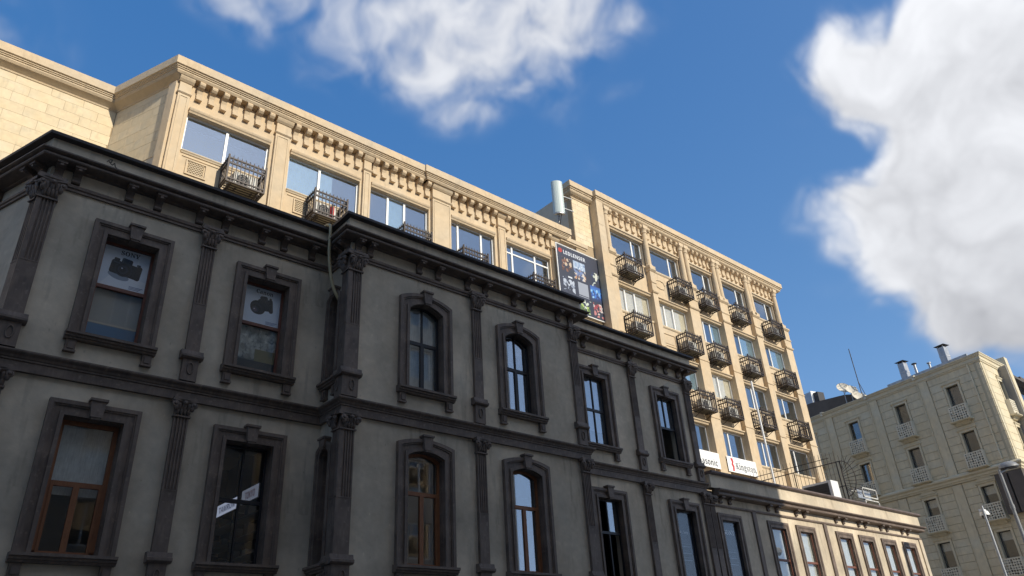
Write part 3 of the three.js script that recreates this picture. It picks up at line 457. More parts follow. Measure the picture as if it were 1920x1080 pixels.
// ---------------------------------------------------------------- low wing along the street, partly in the sun
const LOWB = thing('low_building', 'two-storey wing with the same brown mouldings, its far end in sunlight', 'building');
{
  const X0 = CX1, X1 = 41.6, us = [24.75, 28.06, 30.18, 33.46, 35.54, 37.76, 40.0], W = { y0: 4.14, y1: 6.6 };
  part(LOWB, 'wall', wallSlab(X0 + 0.002, X1, 0, 7.45, -0.35, 0, [...us.map(u => opening(u, 0.52, W.y0, W.y1, 0)), ...us.map(u => rect(u - 0.7, u + 0.7, 0.2, 3.0))]), M.plaster);
  for (const u of us) { const s = part(LOWB, 'shop_window', [box(u - 0.7, u + 0.7, 0.2, 0.3, -0.2, -0.1), box(u - 0.7, u + 0.7, 2.9, 3, -0.2, -0.1)], M.blackWood); part(s, 'pane', box(u - 0.7, u + 0.7, 0.3, 2.9, -0.16, -0.155), M.glass); }
  part(LOWB, 'wall', box(X1 - 0.35, X1, 0, 7.45, -6.2, -0.352), M.plaster);
  part(LOWB, 'rear_wall', box(X0, X1, 0, 7.45, -6.55, -6.25), M.room);
  part(LOWB, 'partition', box(X0 + 0.1, X1 - 0.4, 3.75, 7.2, -3.1, -3.0), M.room);
  part(LOWB, 'floor_slab', box(X0 + 0.05, X1 - 0.36, 3.6, 3.75, -6.2, -0.36), M.room);
  part(LOWB, 'roof', box(X0 + 0.01, X1 - 0.01, 7.45, 7.62, -6.3, -0.01), M.roof);
  const line = [[X0 + 0.45, 0], [X1, 0], [X1, -6.2]], lineP = [[X0 + 0.23, 0], [X1, 0], [X1, -6.2]];
  part(LOWB, 'cornice', sweep([[-0.02, 7.4], [0.06, 7.41], [0.24, 7.44], [0.27, 7.47], [0.27, 7.51], [0.23, 7.53], [0.23, 7.57], [0.3, 7.6], [0.34, 7.63], [0.34, 7.67], [0.14, 7.71], [-0.02, 7.71]], line), M.trim);
  part(LOWB, 'parapet', sweep([[-0.2, 7.71], [0.14, 7.71], [0.14, 8.2], [-0.2, 8.2]], lineP), M.plaster);
  part(LOWB, 'roof_lip', sweep([[-0.3, 8.2], [0.17, 8.2], [0.24, 8.22], [0.27, 8.26], [0.27, 8.32], [-0.3, 8.34]], lineP), mat(lin(0.20, 0.15, 0.135), { map: scaled(paintTex, 1.3), roughness: 0.6 }));
  part(LOWB, 'string_course', sweep([[-0.02, 7.06], [0.04, 7.06], [0.06, 7.1], [0.04, 7.15], [-0.02, 7.16]], [[X0 + 0.3, 0], [X1, 0], [X1, -6]]), M.trim);
  const bg = darkBracket(7.2, 7.44, 0.75);
  for (const x of [24.35, 24.95, 27.58, 28.2, 29.68, 30.33, 33.0, 33.67, 35.1, 35.75, 37.3, 37.95, 39.58, 40.2]) part(LOWB, 'bracket', bg, M.trim, at(x, 0));
  for (const x of [26.46, 31.88]) part(LOWB, 'pilaster_strip', box(x - 0.12, x + 0.12, 3.58, 7.06, -0.01, 0.06), M.trim);
  part(LOWB, 'pilaster_strip', box(41.3, 41.62, 3.58, 7.06, -0.3, 0.06), M.plaster);
  pilaster(LOWB, at(23.72, 0), { ...PL, top: 7.4 }, 0.28);
  part(LOWB, 'base_belt', sweep([[-0.02, 3.25], [0.1, 3.25], [0.1, 3.45], [0.2, 3.5], [0.2, 3.54], [-0.02, 3.58]], [[X0, 0], [X1, 0], [X1, -6]]), M.trim);
  us.forEach((u, i) => oldWindow(LOWB, [0, 0], 0, u, { ...W, w: 1.04, band: 0.22, deep: 0.045, proud: 0.6, bar: 0.05, keystone: false, glass: i ? M.glass : M.clear, frame: i ? M.redWood : M.blackWood, rows: i ? [[5.4, W.y1, 1, false], [W.y0, 5.4, 1, false]] : [[W.y0, W.y1, 1, false]], behind: i ? ['curtain', M.curtain] : undefined }));
  rebase(LOWB, [X0, 0, 0]);
}
flatPrint('window_banner', 'dark blue banner with large white letters in the window of the low wing', 'banner', 0.98, 2.4, darkPrint([['SONY', 0.2, 62, 'bold']]), [24.75, 5.4, -0.12]);
// things on the low roof
{
  const f = thing('spiked_fence', 'black spiked iron fence across the low roof ending in a fan of spikes', 'fence', null, [36.2, 7.62, -0.58]);
  const y1 = 10.54 - 7.62;
  part(f, 'post', [rod([0, 0, 0], [0, y1, 0], 0.035), rod([0, 0, -0.18], [0, y1, -0.18], 0.03)], M.iron);
  part(f, 'post', rod([0, 0, -2.5], [0, y1, -2.5], 0.03), M.iron); part(f, 'post', rod([0, 0, -5.2], [0, y1, -5.2], 0.03), M.iron);
  part(f, 'rail', rod([0, y1, 0], [0, y1, -5.2], 0.025), M.iron); part(f, 'rail', rod([0, y1 - 1.2, 0], [0, y1 - 1.2, -5.2], 0.022), M.iron); part(f, 'rail', rod([0, y1 + 0.28, -0.5], [0, y1 + 0.28, -5.2], 0.018), M.iron);
  const b = []; for (let i = 1; i < 26; i++) { const z = -i * 0.2; b.push(rod([0, y1 - 1.4, z], [0, y1 + 0.55, z], 0.012, 5)); } stuff(part(f, 'spikes', b, M.iron));
  const arc = []; let q = null; for (let i = 0; i <= 16; i++) { const t = Math.PI / 2 - Math.PI * i / 16, p = [0, 9.68 - 7.62 + Math.sin(t) * 0.86, Math.cos(t) * 0.58]; if (q) arc.push(rod(q, p, 0.02, 5)); q = p; } part(f, 'hoop', arc, M.iron);
  const fan = []; for (let i = 0; i <= 14; i++) { const t = Math.PI / 2 - Math.PI * i / 14, c = [0, 9.68 - 7.62 + Math.sin(t) * 0.5, 0.02]; fan.push(rod(c, [0, 9.68 - 7.62 + Math.sin(t) * 1.15, Math.cos(t) * 1.0], 0.012, 5)); } stuff(part(f, 'spikes', fan, M.iron));
  const ac = thing('rooftop_cooler', 'large white cooling unit with dark side grille behind the spiked fence', 'air conditioner', null, [35.15, 7.62, -1.35]);
  part(ac, 'casing', box(-0.35, 0.35, 0.35, 1.84, -0.75, 0.75), M.white);
  part(ac, 'grille', [box(-0.36, -0.352, 0.45, 1.74, -0.68, 0.6), ...Array.from({ length: 10 }, (_, i) => box(-0.385, -0.36, 0.5 + i * 0.125, 0.53 + i * 0.125, -0.68, 0.6))], M.acDark);
  for (const z of [-0.6, 0.6]) part(ac, 'foot', box(-0.35, 0.35, 0, 0.35, z - 0.05, z + 0.05), M.iron);
  const rk = thing('metal_rack', 'small pale metal frame rack standing on the low roof near its end', 'rack', null, [38.3, 7.62, -0.75]);
  const fr = (y0, y1, z) => [box(-0.75, 0.75, y1 - 0.05, y1, z - 0.03, z + 0.03), box(-0.75, 0.75, y0, y0 + 0.05, z - 0.03, z + 0.03), box(-0.75, -0.7, y0, y1, z - 0.03, z + 0.03), box(0.7, 0.75, y0, y1, z - 0.03, z + 0.03)];
  part(rk, 'frame', [...fr(1.3, 1.78, 0.3), ...fr(1.3, 1.78, -0.3), box(-0.75, -0.7, 1.73, 1.78, -0.3, 0.3), box(0.7, 0.75, 1.73, 1.78, -0.3, 0.3), ...fr(0, 1.2, 0.3)], M.acWhite);
  part(rk, 'mesh_panel', box(-0.7, 0.7, 1.33, 1.74, -0.02, 0.02), M.zinc);
  const pl = thing('roof_pole', 'thin pale pole rising from the low roof in front of the beige tower', 'pole', null, [31.1, 7.62, -1.4]);
  part(pl, 'shaft', rod([0, 0, 0], [-0.1, 6.3, 0], 0.05, 8), M.white); part(pl, 'foot_plate', box(-0.2, 0.2, 0, 0.05, -0.2, 0.2), M.iron);
}
// ---------------------------------------------------------------- beige office block behind, and its taller part
const MZ = -6.85, TZ = -6.4, KZ = -6.6, RZ = -9.94;
const RET = Math.atan2(-0.9227, 0.3856);       // angle of the return wall
// separate stones in courses: local u along, y up, on a wall frame
function ashlar(bld, o, a, u0, u1, y0, y1, h, len, seed, out = 0.02) {
  const r = rng(seed), ms = [M.pale2, M.pale3, M.pale2, M.pale3];
  const gap = 0.009; let row = 0;
  for (let y = y1; y > y0 + 0.05; y -= h, row++) {
    let u = u0 - (row % 2 ? len * 0.5 : 0) - r() * 0.1 * len;
    while (u < u1 - 0.02) {
      const l = len * (0.95 + r() * 0.1), ua = Math.max(u, u0), ub = Math.min(u + l, u1);
      if (ub - ua > 0.06) { const d = out + r() * 0.006, mid = (ua + ub) / 2, w = (ub - ua - gap) / 2; part(bld, 'stone', box(-w, w, Math.max(y - h, y0) + gap / 2, y - gap / 2, -0.03, d), ms[r() * 4 | 0], onWall(o, a, mid)); }
      u += l;
    }
  }
}
const scroll = (y0, y1, d, w) => cached('scr' + [y0, y1, d, w].join(), () => { const H = y1 - y0; return [prismX([[-0.02, y0], [d * 0.36, y0], [d * 0.4, y0 + 0.02], [d * 0.4, y0 + 0.08], [d * 0.24, y0 + 0.1], [d * 0.26, y0 + H * 0.4], [d * 0.4, y0 + H * 0.58], [d * 0.75, y0 + H * 0.66], [d * 0.95, y0 + H * 0.76], [d, y0 + H * 0.86], [d * 0.92, y0 + H * 0.96], [d * 0.8, y1], [-0.02, y1]], -w / 2, w / 2), box(-w / 2 - 0.012, w / 2 + 0.012, y0 - 0.03, y0 + 0.03, -0.02, d * 0.44)]; });
function officeWindow(bld, o, u, x0, x1, y0, y1, cuts, S = {}) {
  const zs = -(S.deep ?? 0.14), f = 0.065, w = x1 - x0, m = (x0 + x1) / 2, fr = onWall(o, 0, m), bars = [box(-w / 2, w / 2, y1 - f, y1, zs - 0.06, zs), box(-w / 2, w / 2, y0, y0 + f, zs - 0.06, zs), box(-w / 2, -w / 2 + f, y0 + f, y1 - f, zs - 0.06, zs), box(w / 2 - f, w / 2, y0 + f, y1 - f, zs - 0.06, zs)];
  const xs = [-w / 2 + f, ...cuts.map(c => -w / 2 + c * w), w / 2 - f];
  for (const c of cuts) bars.push(box(-w / 2 + c * w - 0.05, -w / 2 + c * w + 0.05, y0 + f, y1 - f, zs - 0.058, zs + 0.006));
  if (S.transom) bars.push(box(-w / 2 + f, w / 2 - f, S.transom - 0.04, S.transom + 0.04, zs - 0.056, zs + 0.004));
  const win = part(bld, 'window', bars, M.white, fr);
  for (let i = 0; i + 1 < xs.length; i++) part(win, 'pane', box(xs[i], xs[i + 1], y0 + f, y1 - f, zs - 0.03, zs - 0.026), S.clear ? M.glass : M.coated);
  (S.blinds || []).forEach(([a, b, drop]) => part(win, 'blind', box(-w / 2 + a * w, -w / 2 + b * w, y1 - (y1 - y0) * drop, y1 - 0.02, zs - 0.1, zs - 0.09), S.blindMat || M.blind));
  if (S.tube) part(win, 'ceiling_light', box(-w / 2 + 0.2, w / 2 - 0.2, y1 - 0.12, y1 - 0.06, zs - 0.75, zs - 0.6), M.white);
  return win;
}
const OFF = thing('office_block', 'long beige stone office block with bracketed cornice rising behind the dark building', 'building');
{
  const TOP = 22.82, o = [0, MZ];
  const wins = [[5.28, 8.45], [9.27, 12.45], [12.96, 16.0], [17.2, 19.86], [20.55, 23.55]], Y0 = 19.12, Y1 = 20.8;
  const C0 = 4.79;
  part(OFF, 'wall', wallSlab(C0, 27.2, 0, TOP - 0.5, -0.35, 0, wins.map(([a, b]) => rect(a, b, Y0, Y1))), M.stone, { p: [0, 0, MZ] });
  // return wall, recessed wall to the left, rear
  const inner = [C0 - 0.3856 * 3.349, RZ];
  part(OFF, 'wall', box(-3.349, -0.002, 0, TOP - 0.5, -0.35, 0), M.joint, { p: [C0, 0, MZ], a: RET });
  part(OFF, 'wall', box(-14, inner[0], 0, TOP - 0.5, RZ - 0.35, RZ), M.joint);
  ashlar(OFF, [C0, MZ], RET, -3.33, -0.02, 18.75, 22.1, 0.43, 1.12, 5);
  part(OFF, 'render_patch', box(-3.33, -0.03, 17.2, 18.74, -0.02, 0.012), M.cement, { p: [C0, 0, MZ], a: RET });
  ashlar(OFF, [0, RZ], 0, -5.4, inner[0] - 0.03, 13.8, 22.1, 0.43, 1.12, 8);
  part(OFF, 'corner_pier', box(-0.36, 0.002, 0, 22.0, -0.02, 0.13), M.stone, { p: [C0, 0, MZ], a: RET });
  part(OFF, 'roof', prismY([[-14, RZ], [inner[0], RZ], [C0, MZ], [27.2, MZ], [27.2, -24], [-14, -24]], TOP - 0.5, TOP - 0.1), M.roof);
  part(OFF, 'rear_wall', box(-14, 46, 0, TOP - 0.5, -24.3, -24), M.stone);
  part(OFF, 'partition', box(C0 + 0.1, 27, 17, TOP - 0.55, MZ - 5.2, MZ - 5), M.room);
  part(OFF, 'floor_slab', box(C0 + 0.3, 27, 18.0, 18.3, MZ - 5, MZ - 0.36), M.room);
  part(OFF, 'ceiling', box(C0 + 0.3, 27, 20.95, 21.05, MZ - 5, MZ - 0.36), M.white);
  const prof = (e) => [[-0.03, 22.2], [0.3 + e, 22.2], [0.36 + e, 22.28], [0.36 + e, 22.33], [0.4 + e, 22.345], [0.4 + e, 22.385], [0.44 + e, 22.4], [0.44 + e, 22.44], [0.5 + e, 22.465], [0.5 + e, TOP], [-0.4, TOP]];
  part(OFF, 'cornice', sweep(prof(0), [[-14, RZ], inner, [C0, MZ], [16.05, MZ]]), M.stone);
  part(OFF, 'cornice', sweep(prof(0.08), [[16.05, MZ - 0.4], [16.05, MZ], [24.2, MZ], [24.2, MZ - 3]]), M.stone);
  part(OFF, 'cornice_cove', sweep([[-0.03, 21.98], [0.05, 22.0], [0.07, 22.06], [0.16, 22.12], [0.29, 22.198], [-0.03, 22.198]], [[-14, RZ], inner, [C0, MZ], [5.2, MZ]]), M.stone);
  part(OFF, 'cornice', sweep([[-0.03, 21.9], [0.04, 21.9], [0.1, 21.98], [0.3, 22.1], [0.3, 22.16], [0.36, 22.2], [0.36, 22.42], [-0.03, 22.5]], [[24.2, MZ], [25.85, MZ], [25.85, MZ - 1]]), M.stone);
  part(OFF, 'attic_wall', box(24.2, 25.85, 22.32, 22.9, MZ - 0.3, MZ), M.stone);
  // brackets, bay mouldings
  const g = scroll(21.48, 22.19, 0.36, 0.2);
  const rows = [[5.53, 8.28, 7], [9.4, 12.25, 7], [13.1, 15.85, 7], [17.35, 19.75, 6], [20.62, 23.4, 7]];
  rows.forEach(([a, b, n]) => {
    for (let i = 0; i < n; i++) part(OFF, 'bracket', g, M.stoneB, at(a + (b - a) * i / (n - 1), MZ));
  });
  wins.forEach(([a, b]) => {
    part(OFF, 'head_moulding', prismX([[0, 20.8], [0.06, 20.8], [0.08, 20.86], [0.12, 20.9], [0.14, 20.96], [0.14, 21.0], [0, 21.04]], a + 0.01, b - 0.01), M.stoneB, at(0, MZ));
    part(OFF, 'sill_moulding', prismX([[-0.14, 18.98], [0.03, 18.98], [0.05, 19.03], [0.08, 19.06], [0.08, 19.1], [-0.14, 19.13]], a + 0.012, b - 0.012), M.stoneC, at(0, MZ));
  });
  // pilasters with sunk fields
  [[4.79, 5.22], [8.58, 9.18], [12.56, 12.92], [16.12, 17.14], [20.04, 20.5], [23.64, 24.18]].forEach(([a, b], i) => {
    const e = i === 3 ? 0.16 : 0.12, p = part(OFF, 'pilaster', box(a, b, 12, 21.46, 0, e), M.stone, at(0, MZ));
    part(p, 'capital', [prismX([[0, 21.46], [e + 0.02, 21.46], [e + 0.06, 21.5], [e + 0.06, 21.54], [e + 0.02, 21.56], [0, 21.58]], a - 0.035, b + 0.035), box(a, b, 21.58, 22.0, 0, e), prismX([[0, 22.0], [e + 0.03, 22.0], [e + 0.1, 22.07], [e + 0.14, 22.14], [e + 0.16, 22.2], [0, 22.2]], a - 0.05, b + 0.05)], M.stone);
    part(p, 'field', [box(a + 0.07, a + 0.095, 17, 21.36, e, e + 0.022), box(b - 0.095, b - 0.07, 17, 21.36, e, e + 0.022), box(a + 0.095, b - 0.095, 21.335, 21.36, e, e + 0.022)], M.stoneC);
  });
  // lattice panels below the sills
  wins.forEach(([a], i) => {
    if (i > 2) return;
    const c = a + 0.62 + i * 0.1, y = 18.46, s = 0.27, st = [];
    for (let k = -5; k <= 5; k++) for (const d of [-1, 1]) { const o2 = k * 0.11, pts = []; for (let t = -0.6; t <= 0.6; t += 0.01) { const x = t, yy = d * t + o2; if (Math.abs(x) < s && Math.abs(yy) < s) pts.push([x, yy]); } if (pts.length > 2) { const p = pts[0], q = pts[pts.length - 1]; st.push(rod([c + p[0], y + p[1], 0.02], [c + q[0], y + q[1], 0.02], 0.018, 4)); } }
    const L = part(OFF, 'lattice_panel', box(c - s, c + s, y - s, y + s, -0.002, 0.006), M.joint, at(0, MZ));
    stuff(part(L, 'lattice', st, M.stoneC));
    part(L, 'frame', [box(c - s - 0.1, c + s + 0.1, y + s, y + s + 0.05, 0, 0.05), box(c - s - 0.1, c + s + 0.1, y - s - 0.05, y - s, 0, 0.05), box(c - s - 0.1, c - s - 0.05, y - s, y + s, 0, 0.05), box(c + s + 0.05, c + s + 0.1, y - s, y + s, 0, 0.05), box(a + 0.08, a + 2.9, y + s + 0.12, y + s + 0.15, 0, 0.03)], M.stone);
  });
  // windows
  officeWindow(OFF, o, 0, ...wins[0], Y0, Y1, [0.49], { tube: true });
  officeWindow(OFF, o, 0, ...wins[1], Y0, Y1, [0.44], { blinds: [[0.02, 0.44, 1], [0.46, 0.64, 1]] });
  officeWindow(OFF, o, 0, ...wins[2], Y0, Y1, [0.32, 0.6], { blinds: [[0.33, 0.6, 1]] });
  officeWindow(OFF, o, 0, ...wins[3], Y0, Y1, [0.2, 0.72]);
  officeWindow(OFF, o, 0, ...wins[4], Y0, Y1, [0.17, 0.68], { transom: 20.35 });
  rebase(OFF, [C0, 0, MZ]);
}
const TOW = thing('office_tower', 'tall beige stone office building with five bays of white windows beside the banner', 'building');
const ROWS = [[22.66, 24.2], [19.1, 20.62], [15.6, 17.1], [12.1, 13.66]], BAYS = [[28.0, 30.9], [31.4, 34.3], [35.3, 37.7], [38.65, 41.4], [42.2, 44.95]];
{
  const X0 = 27.25, X1 = 45.8, TOP = 26.12, o = [0, TZ];
  part(TOW, 'wall', wallSlab(X0, X1, 0, TOP - 0.45, -0.35, 0, BAYS.flatMap(([a, b]) => ROWS.map(([y0, y1]) => rect(a, b, y0, y1)))), M.stone, { p: [0, 0, TZ] });
  part(TOW, 'wall', box(25.4, X0, 0, TOP - 0.45, KZ - 0.35, KZ), M.joint);
  ashlar(TOW, [0, KZ], 0, 25.42, X0 - 0.02, 22.5, 25.6, 0.31, 0.85, 12);
  part(TOW, 'wall', box(25.4, 25.75, 20, 25.9, -24, KZ - 0.352), M.cement);
  part(TOW, 'wall', box(X1 - 0.35, X1, 0, TOP - 0.45, -24, TZ - 0.352), M.stone);
  part(TOW, 'roof', box(25.5, X1 - 0.02, TOP - 0.44, TOP - 0.2, -24, TZ - 0.05), M.roof);
  part(TOW, 'partition', box(27.3, X1 - 0.4, 8, TOP - 0.5, TZ - 4.7, TZ - 4.5), M.room);
  for (const [y0, y1] of ROWS) { part(TOW, 'floor_slab', box(27.3, X1 - 0.36, y1 + 0.25, y1 + 0.5, TZ - 4.5, TZ - 0.36), M.white); }
  const prof = [[-0.03, 25.3], [0.05, 25.32], [0.07, 25.4], [0.2, 25.46], [0.3, 25.54], [0.33, 25.6], [0.33, 25.66], [0.38, 25.68], [0.38, 25.74], [0.45, 25.77], [0.45, TOP], [-0.4, TOP]];
  part(TOW, 'cornice', sweep(prof, [[25.4, KZ - 0.9], [25.4, KZ], [X0, KZ]]), M.stone);
  part(TOW, 'cornice', sweep(prof, [[X0, KZ], [X0, TZ], [X1, TZ], [X1, -24]]), M.stone);
  const br = scroll(24.72, 25.42, 0.3, 0.19);
  BAYS.forEach(([a, b]) => { const n = 6; for (let i = 0; i < n; i++) part(TOW, 'bracket', br, M.stoneB, at(a + 0.12 + (b - a - 0.24) * i / (n - 1), TZ)); });
  // head ledges, sills, spandrel ornaments
  BAYS.forEach(([a, b], bi) => ROWS.forEach(([y0, y1], ri) => {
    part(TOW, 'head_moulding', prismX([[0, y1 + 0.02], [0.07, y1 + 0.02], [0.1, y1 + 0.1], [0.17, y1 + 0.14], [0.17, y1 + 0.2], [0, y1 + 0.26]], a - 0.08, b + 0.02), M.stoneB, at(0, TZ));
    part(TOW, 'sill_moulding', prismX([[-0.12, y0 - 0.14], [0.03, y0 - 0.14], [0.07, y0 - 0.08], [0.07, y0 - 0.02], [-0.12, y0]], a + 0.01, b - 0.01), M.stoneC, at(0, TZ));
    const y = y0 - 0.85, c = a + 0.7;
    if (ri === 0) { const q = [[-0.5, 0], [-0.32, 0.22], [0, 0.28], [0.3, 0.24], [0.46, 0], [0.3, -0.24], [0, -0.28], [-0.32, -0.22]]; part(TOW, 'relief', q.map((p, i) => { const n = q[(i + 1) % 8]; return rod([c + p[0], y + p[1], 0.02], [c + n[0], y + n[1], 0.02], 0.022, 5); }), M.stoneC, at(0, TZ)); }
    else if (ri < 3) { const w = 0.52, h = 0.34; part(TOW, 'relief', [box(c - w, c + w, y + h, y + h + 0.05, 0, 0.04), box(c - w, c + w, y - h - 0.05, y - h, 0, 0.04), box(c - w - 0.05, c - w, y - h, y + h, 0, 0.04), box(c + w, c + w + 0.05, y - h, y + h, 0, 0.04), box(c - w + 0.1, c + w - 0.1, y - h + 0.1, y + h - 0.1, 0, 0.025)], M.stoneB, at(0, TZ)); }
  }));
  // piers between the bays: round shafts on the top storey, flat pilasters below
  const column = (x) => { const s = part(TOW, 'column', new THREE.CylinderGeometry(0.155, 0.17, 2.5, 14).translate(0, 23.95, 0), M.stone, at(x, TZ + 0.16)); part(s, 'capital', [new THREE.CylinderGeometry(0.23, 0.17, 0.14, 14).translate(0, 25.1, 0), new THREE.CylinderGeometry(0.19, 0.19, 0.15, 14).translate(0, 24.96, 0), box(-0.22, 0.22, 25.17, 25.4, -0.12, 0.2)], M.stone); part(s, 'base', [new THREE.CylinderGeometry(0.19, 0.24, 0.12, 14).translate(0, 22.66, 0), box(-0.25, 0.25, 22.44, 22.6, -0.12, 0.24)], M.stone); };
  [27.7].concat([31.1], [34.53, 35.02], [37.92, 38.34], [41.6, 41.92], [45.18]).forEach(column);
  [[27.46, 27.94], [30.92, 31.34], [34.32, 35.24], [37.72, 38.56], [41.42, 42.1], [44.97, 45.8]].forEach(([a, b], i) => {
    const p = part(TOW, 'pilaster', box(a, b, 0, 20.9, 0, 0.27), M.stone, at(0, TZ));
    part(p, 'capital', [box(a, b, 20.9, 22.3, 0, 0.29), prismX([[0, 20.86], [0.32, 20.86], [0.36, 20.92], [0.36, 20.97], [0, 21.0]], a - 0.03, b + 0.03), prismX([[0, 22.26], [0.31, 22.26], [0.4, 22.36], [0.4, 22.44], [0, 22.44]], a - 0.05, b + 0.05), prismX([[0, 21.5], [0.32, 21.5], [0.34, 21.55], [0.32, 21.6], [0, 21.6]], a - 0.02, b + 0.02)], M.stone);
    for (const y of [17.55, 14.1]) part(p, 'band', box(a - 0.015, b + 0.015, y, y + 0.07, 0, 0.3), M.stoneB);
  });
  part(TOW, 'corner_pier', [box(26.85, 27.4, 0, 25.5, -0.2, 0.35), ...[14, 17.3, 20.6, 23.9].map(y => box(26.84, 27.41, y, y + 0.04, -0.2, 0.36))], M.stone, at(0, TZ));
  // windows
  const kinds = { 0: [[0.1, 0.72], {}], 1: [[0.3, 0.58], { blinds: [[0.02, 0.98, 1]], clear: true }], 2: [[0.46], {}], 3: [[0.42], {}] };
  BAYS.forEach(([a, b], bi) => ROWS.forEach(([y0, y1], ri) => {
    let [cuts, S] = kinds[ri];
    if (ri === 1 && bi > 2) { cuts = [0.42]; S = { blinds: [[bi === 3 ? 0.44 : 0.46, 0.98, 1]] }; }
    if (ri === 1 && bi === 2) S = { blinds: [[0.02, 0.3, 1], [0.58, 0.98, 0.9]] };
    if (ri === 2 && bi === 2) S = { blinds: [[0.02, 0.98, 1]], clear: true };
    if (ri === 2 && bi < 2) S = { blinds: [[0.6, 0.98, 1]] };
    officeWindow(TOW, o, 0, a, b, y0, y1, cuts, S);
  }));
  rebase(TOW, [X0, 0, TZ]);
}
// printed banner and boards
const bannerPrint = new THREE.MeshStandardMaterial({ color: lin(0.72, 0.74, 0.78), roughness: 0.55, map: canvas(768, 840, (c, w, h) => {
  const r = rng(21); c.fillStyle = '#2c3348'; c.fillRect(0, 0, w, h);
  c.fillStyle = '#c3352d'; c.beginPath(); c.moveTo(22, 60); c.lineTo(52, 36); c.lineTo(88, 46); c.lineTo(92, 84); c.lineTo(60, 104); c.lineTo(28, 92); c.fill();
  c.fillStyle = '#eef0f2'; c.font = 'bold 74px sans-serif'; c.fillText('LEDLENSER', 104, 102, 380);
  const blob = (x, y, w2, h2, cols, n) => { c.save(); c.beginPath(); c.rect(x, y, w2, h2); c.clip(); for (let i = 0; i < n; i++) { c.fillStyle = cols[r() * cols.length | 0]; c.beginPath(); c.ellipse(x + r() * w2, y + r() * h2, 6 + r() * w2 * 0.16, 5 + r() * h2 * 0.12, r() * 3, 0, 7); c.fill(); } c.restore(); };
  blob(60, 150, 170, 190, ['#2b2a38', '#5c3a30', '#8a5a44', '#d9c0a4', '#38303c', '#2c2f44'], 46);
  c.fillStyle = '#b9c9dc'; c.fillRect(262, 140, 200, 110); blob(262, 140, 200, 110, ['#9db4d2', '#dfe9f2', '#7f96b8'], 18); blob(262, 240, 200, 150, ['#7d8fb8', '#c98f62', '#4a5470', '#e0d4c4', '#6a7fae'], 50);
  blob(60, 390, 190, 230, ['#2c3348', '#9aa3b4', '#2c3348', '#c6cdd8', '#3a4258'], 40); c.fillStyle = '#e8ebee'; c.fillRect(150, 395, 70, 22);
  c.fillStyle = '#a9aeb8'; c.fillRect(310, 420, 170, 170); c.fillRect(310, 602, 170, 10);
  blob(560, 200, 170, 200, ['#22304e', '#1e2a44', '#cfd6c8', '#30487c', '#26385c'], 34); c.fillStyle = '#e9ead8'; c.beginPath(); c.ellipse(650, 260, 22, 60, 0.2, 0, 7); c.fill();
  const gr = c.createLinearGradient(530, 400, 540, 620); gr.addColorStop(0, '#2c55a6'); gr.addColorStop(0.35, '#4aa0ec'); gr.addColorStop(0.6, '#2450a0'); gr.addColorStop(1, '#22304e'); c.fillStyle = gr; c.fillRect(520, 400, 230, 220); blob(520, 440, 230, 130, ['#9fd0f4', '#3c7ed6', '#23427e'], 22);
  blob(300, 640, 210, 180, ['#26304a', '#5f7a3a', '#b9cf74', '#2c3850', '#dfe6d0'], 40); blob(540, 630, 200, 190, ['#2c3348', '#a8434c', '#d68a86', '#3b4460', '#e4d6d0'], 34); blob(150, 660, 120, 120, ['#31406a', '#8fa7dd', '#26304c'], 16);
}) });
{ const b = flatPrint('banner', 'large dark blue printed banner hung between the long beige block and the tower', 'banner', 3.34, 3.66, bannerPrint, [25.42, 19.86, KZ + 0.1], 0, 0.03, M.white); const e = part(b, 'frame', [box(-1.73, 1.73, 1.86, 1.9, -0.02, 0.03), box(-1.73, 1.73, -1.9, -1.86, -0.02, 0.03), box(-1.73, -1.68, -1.86, 1.86, -0.02, 0.03), box(1.68, 1.73, -1.86, 1.86, -0.02, 0.03)], M.white); }
const board = (draw) => new THREE.MeshStandardMaterial({ roughness: 0.5, map: canvas(768, 216, (c, w, h) => { c.fillStyle = '#f2f2f0'; c.fillRect(0, 0, w, h); draw(c, w, h); }) });
flatPrint('sign_board', 'white sign board with plain dark letters, partly hidden by the dark building', 'sign', 2.95, 0.85, board((c, w, h) => { c.fillStyle = '#26282c'; c.font = 'bold 118px sans-serif'; c.textAlign = 'right'; c.fillText('Panasonic', w - 60, h * 0.86); }), [32.83, 11.6, TZ + 0.33]);
flatPrint('sign_board', 'white sign board with a red mark and dark serif letters below the tower windows', 'sign', 2.8, 0.85, board((c, w, h) => { c.fillStyle = '#c43331'; c.beginPath(); c.moveTo(90, 20); c.lineTo(150, 20); c.lineTo(160, 70); c.lineTo(140, 96); c.lineTo(164, 130); c.lineTo(150, 200); c.lineTo(104, 200); c.lineTo(120, 150); c.lineTo(96, 110); c.lineTo(114, 80); c.fill(); c.fillStyle = '#2c2d31'; c.font = 'bold 124px serif'; c.fillText('Kingston', 200, h * 0.76, 540); }), [36.42, 11.6, TZ + 0.33]);
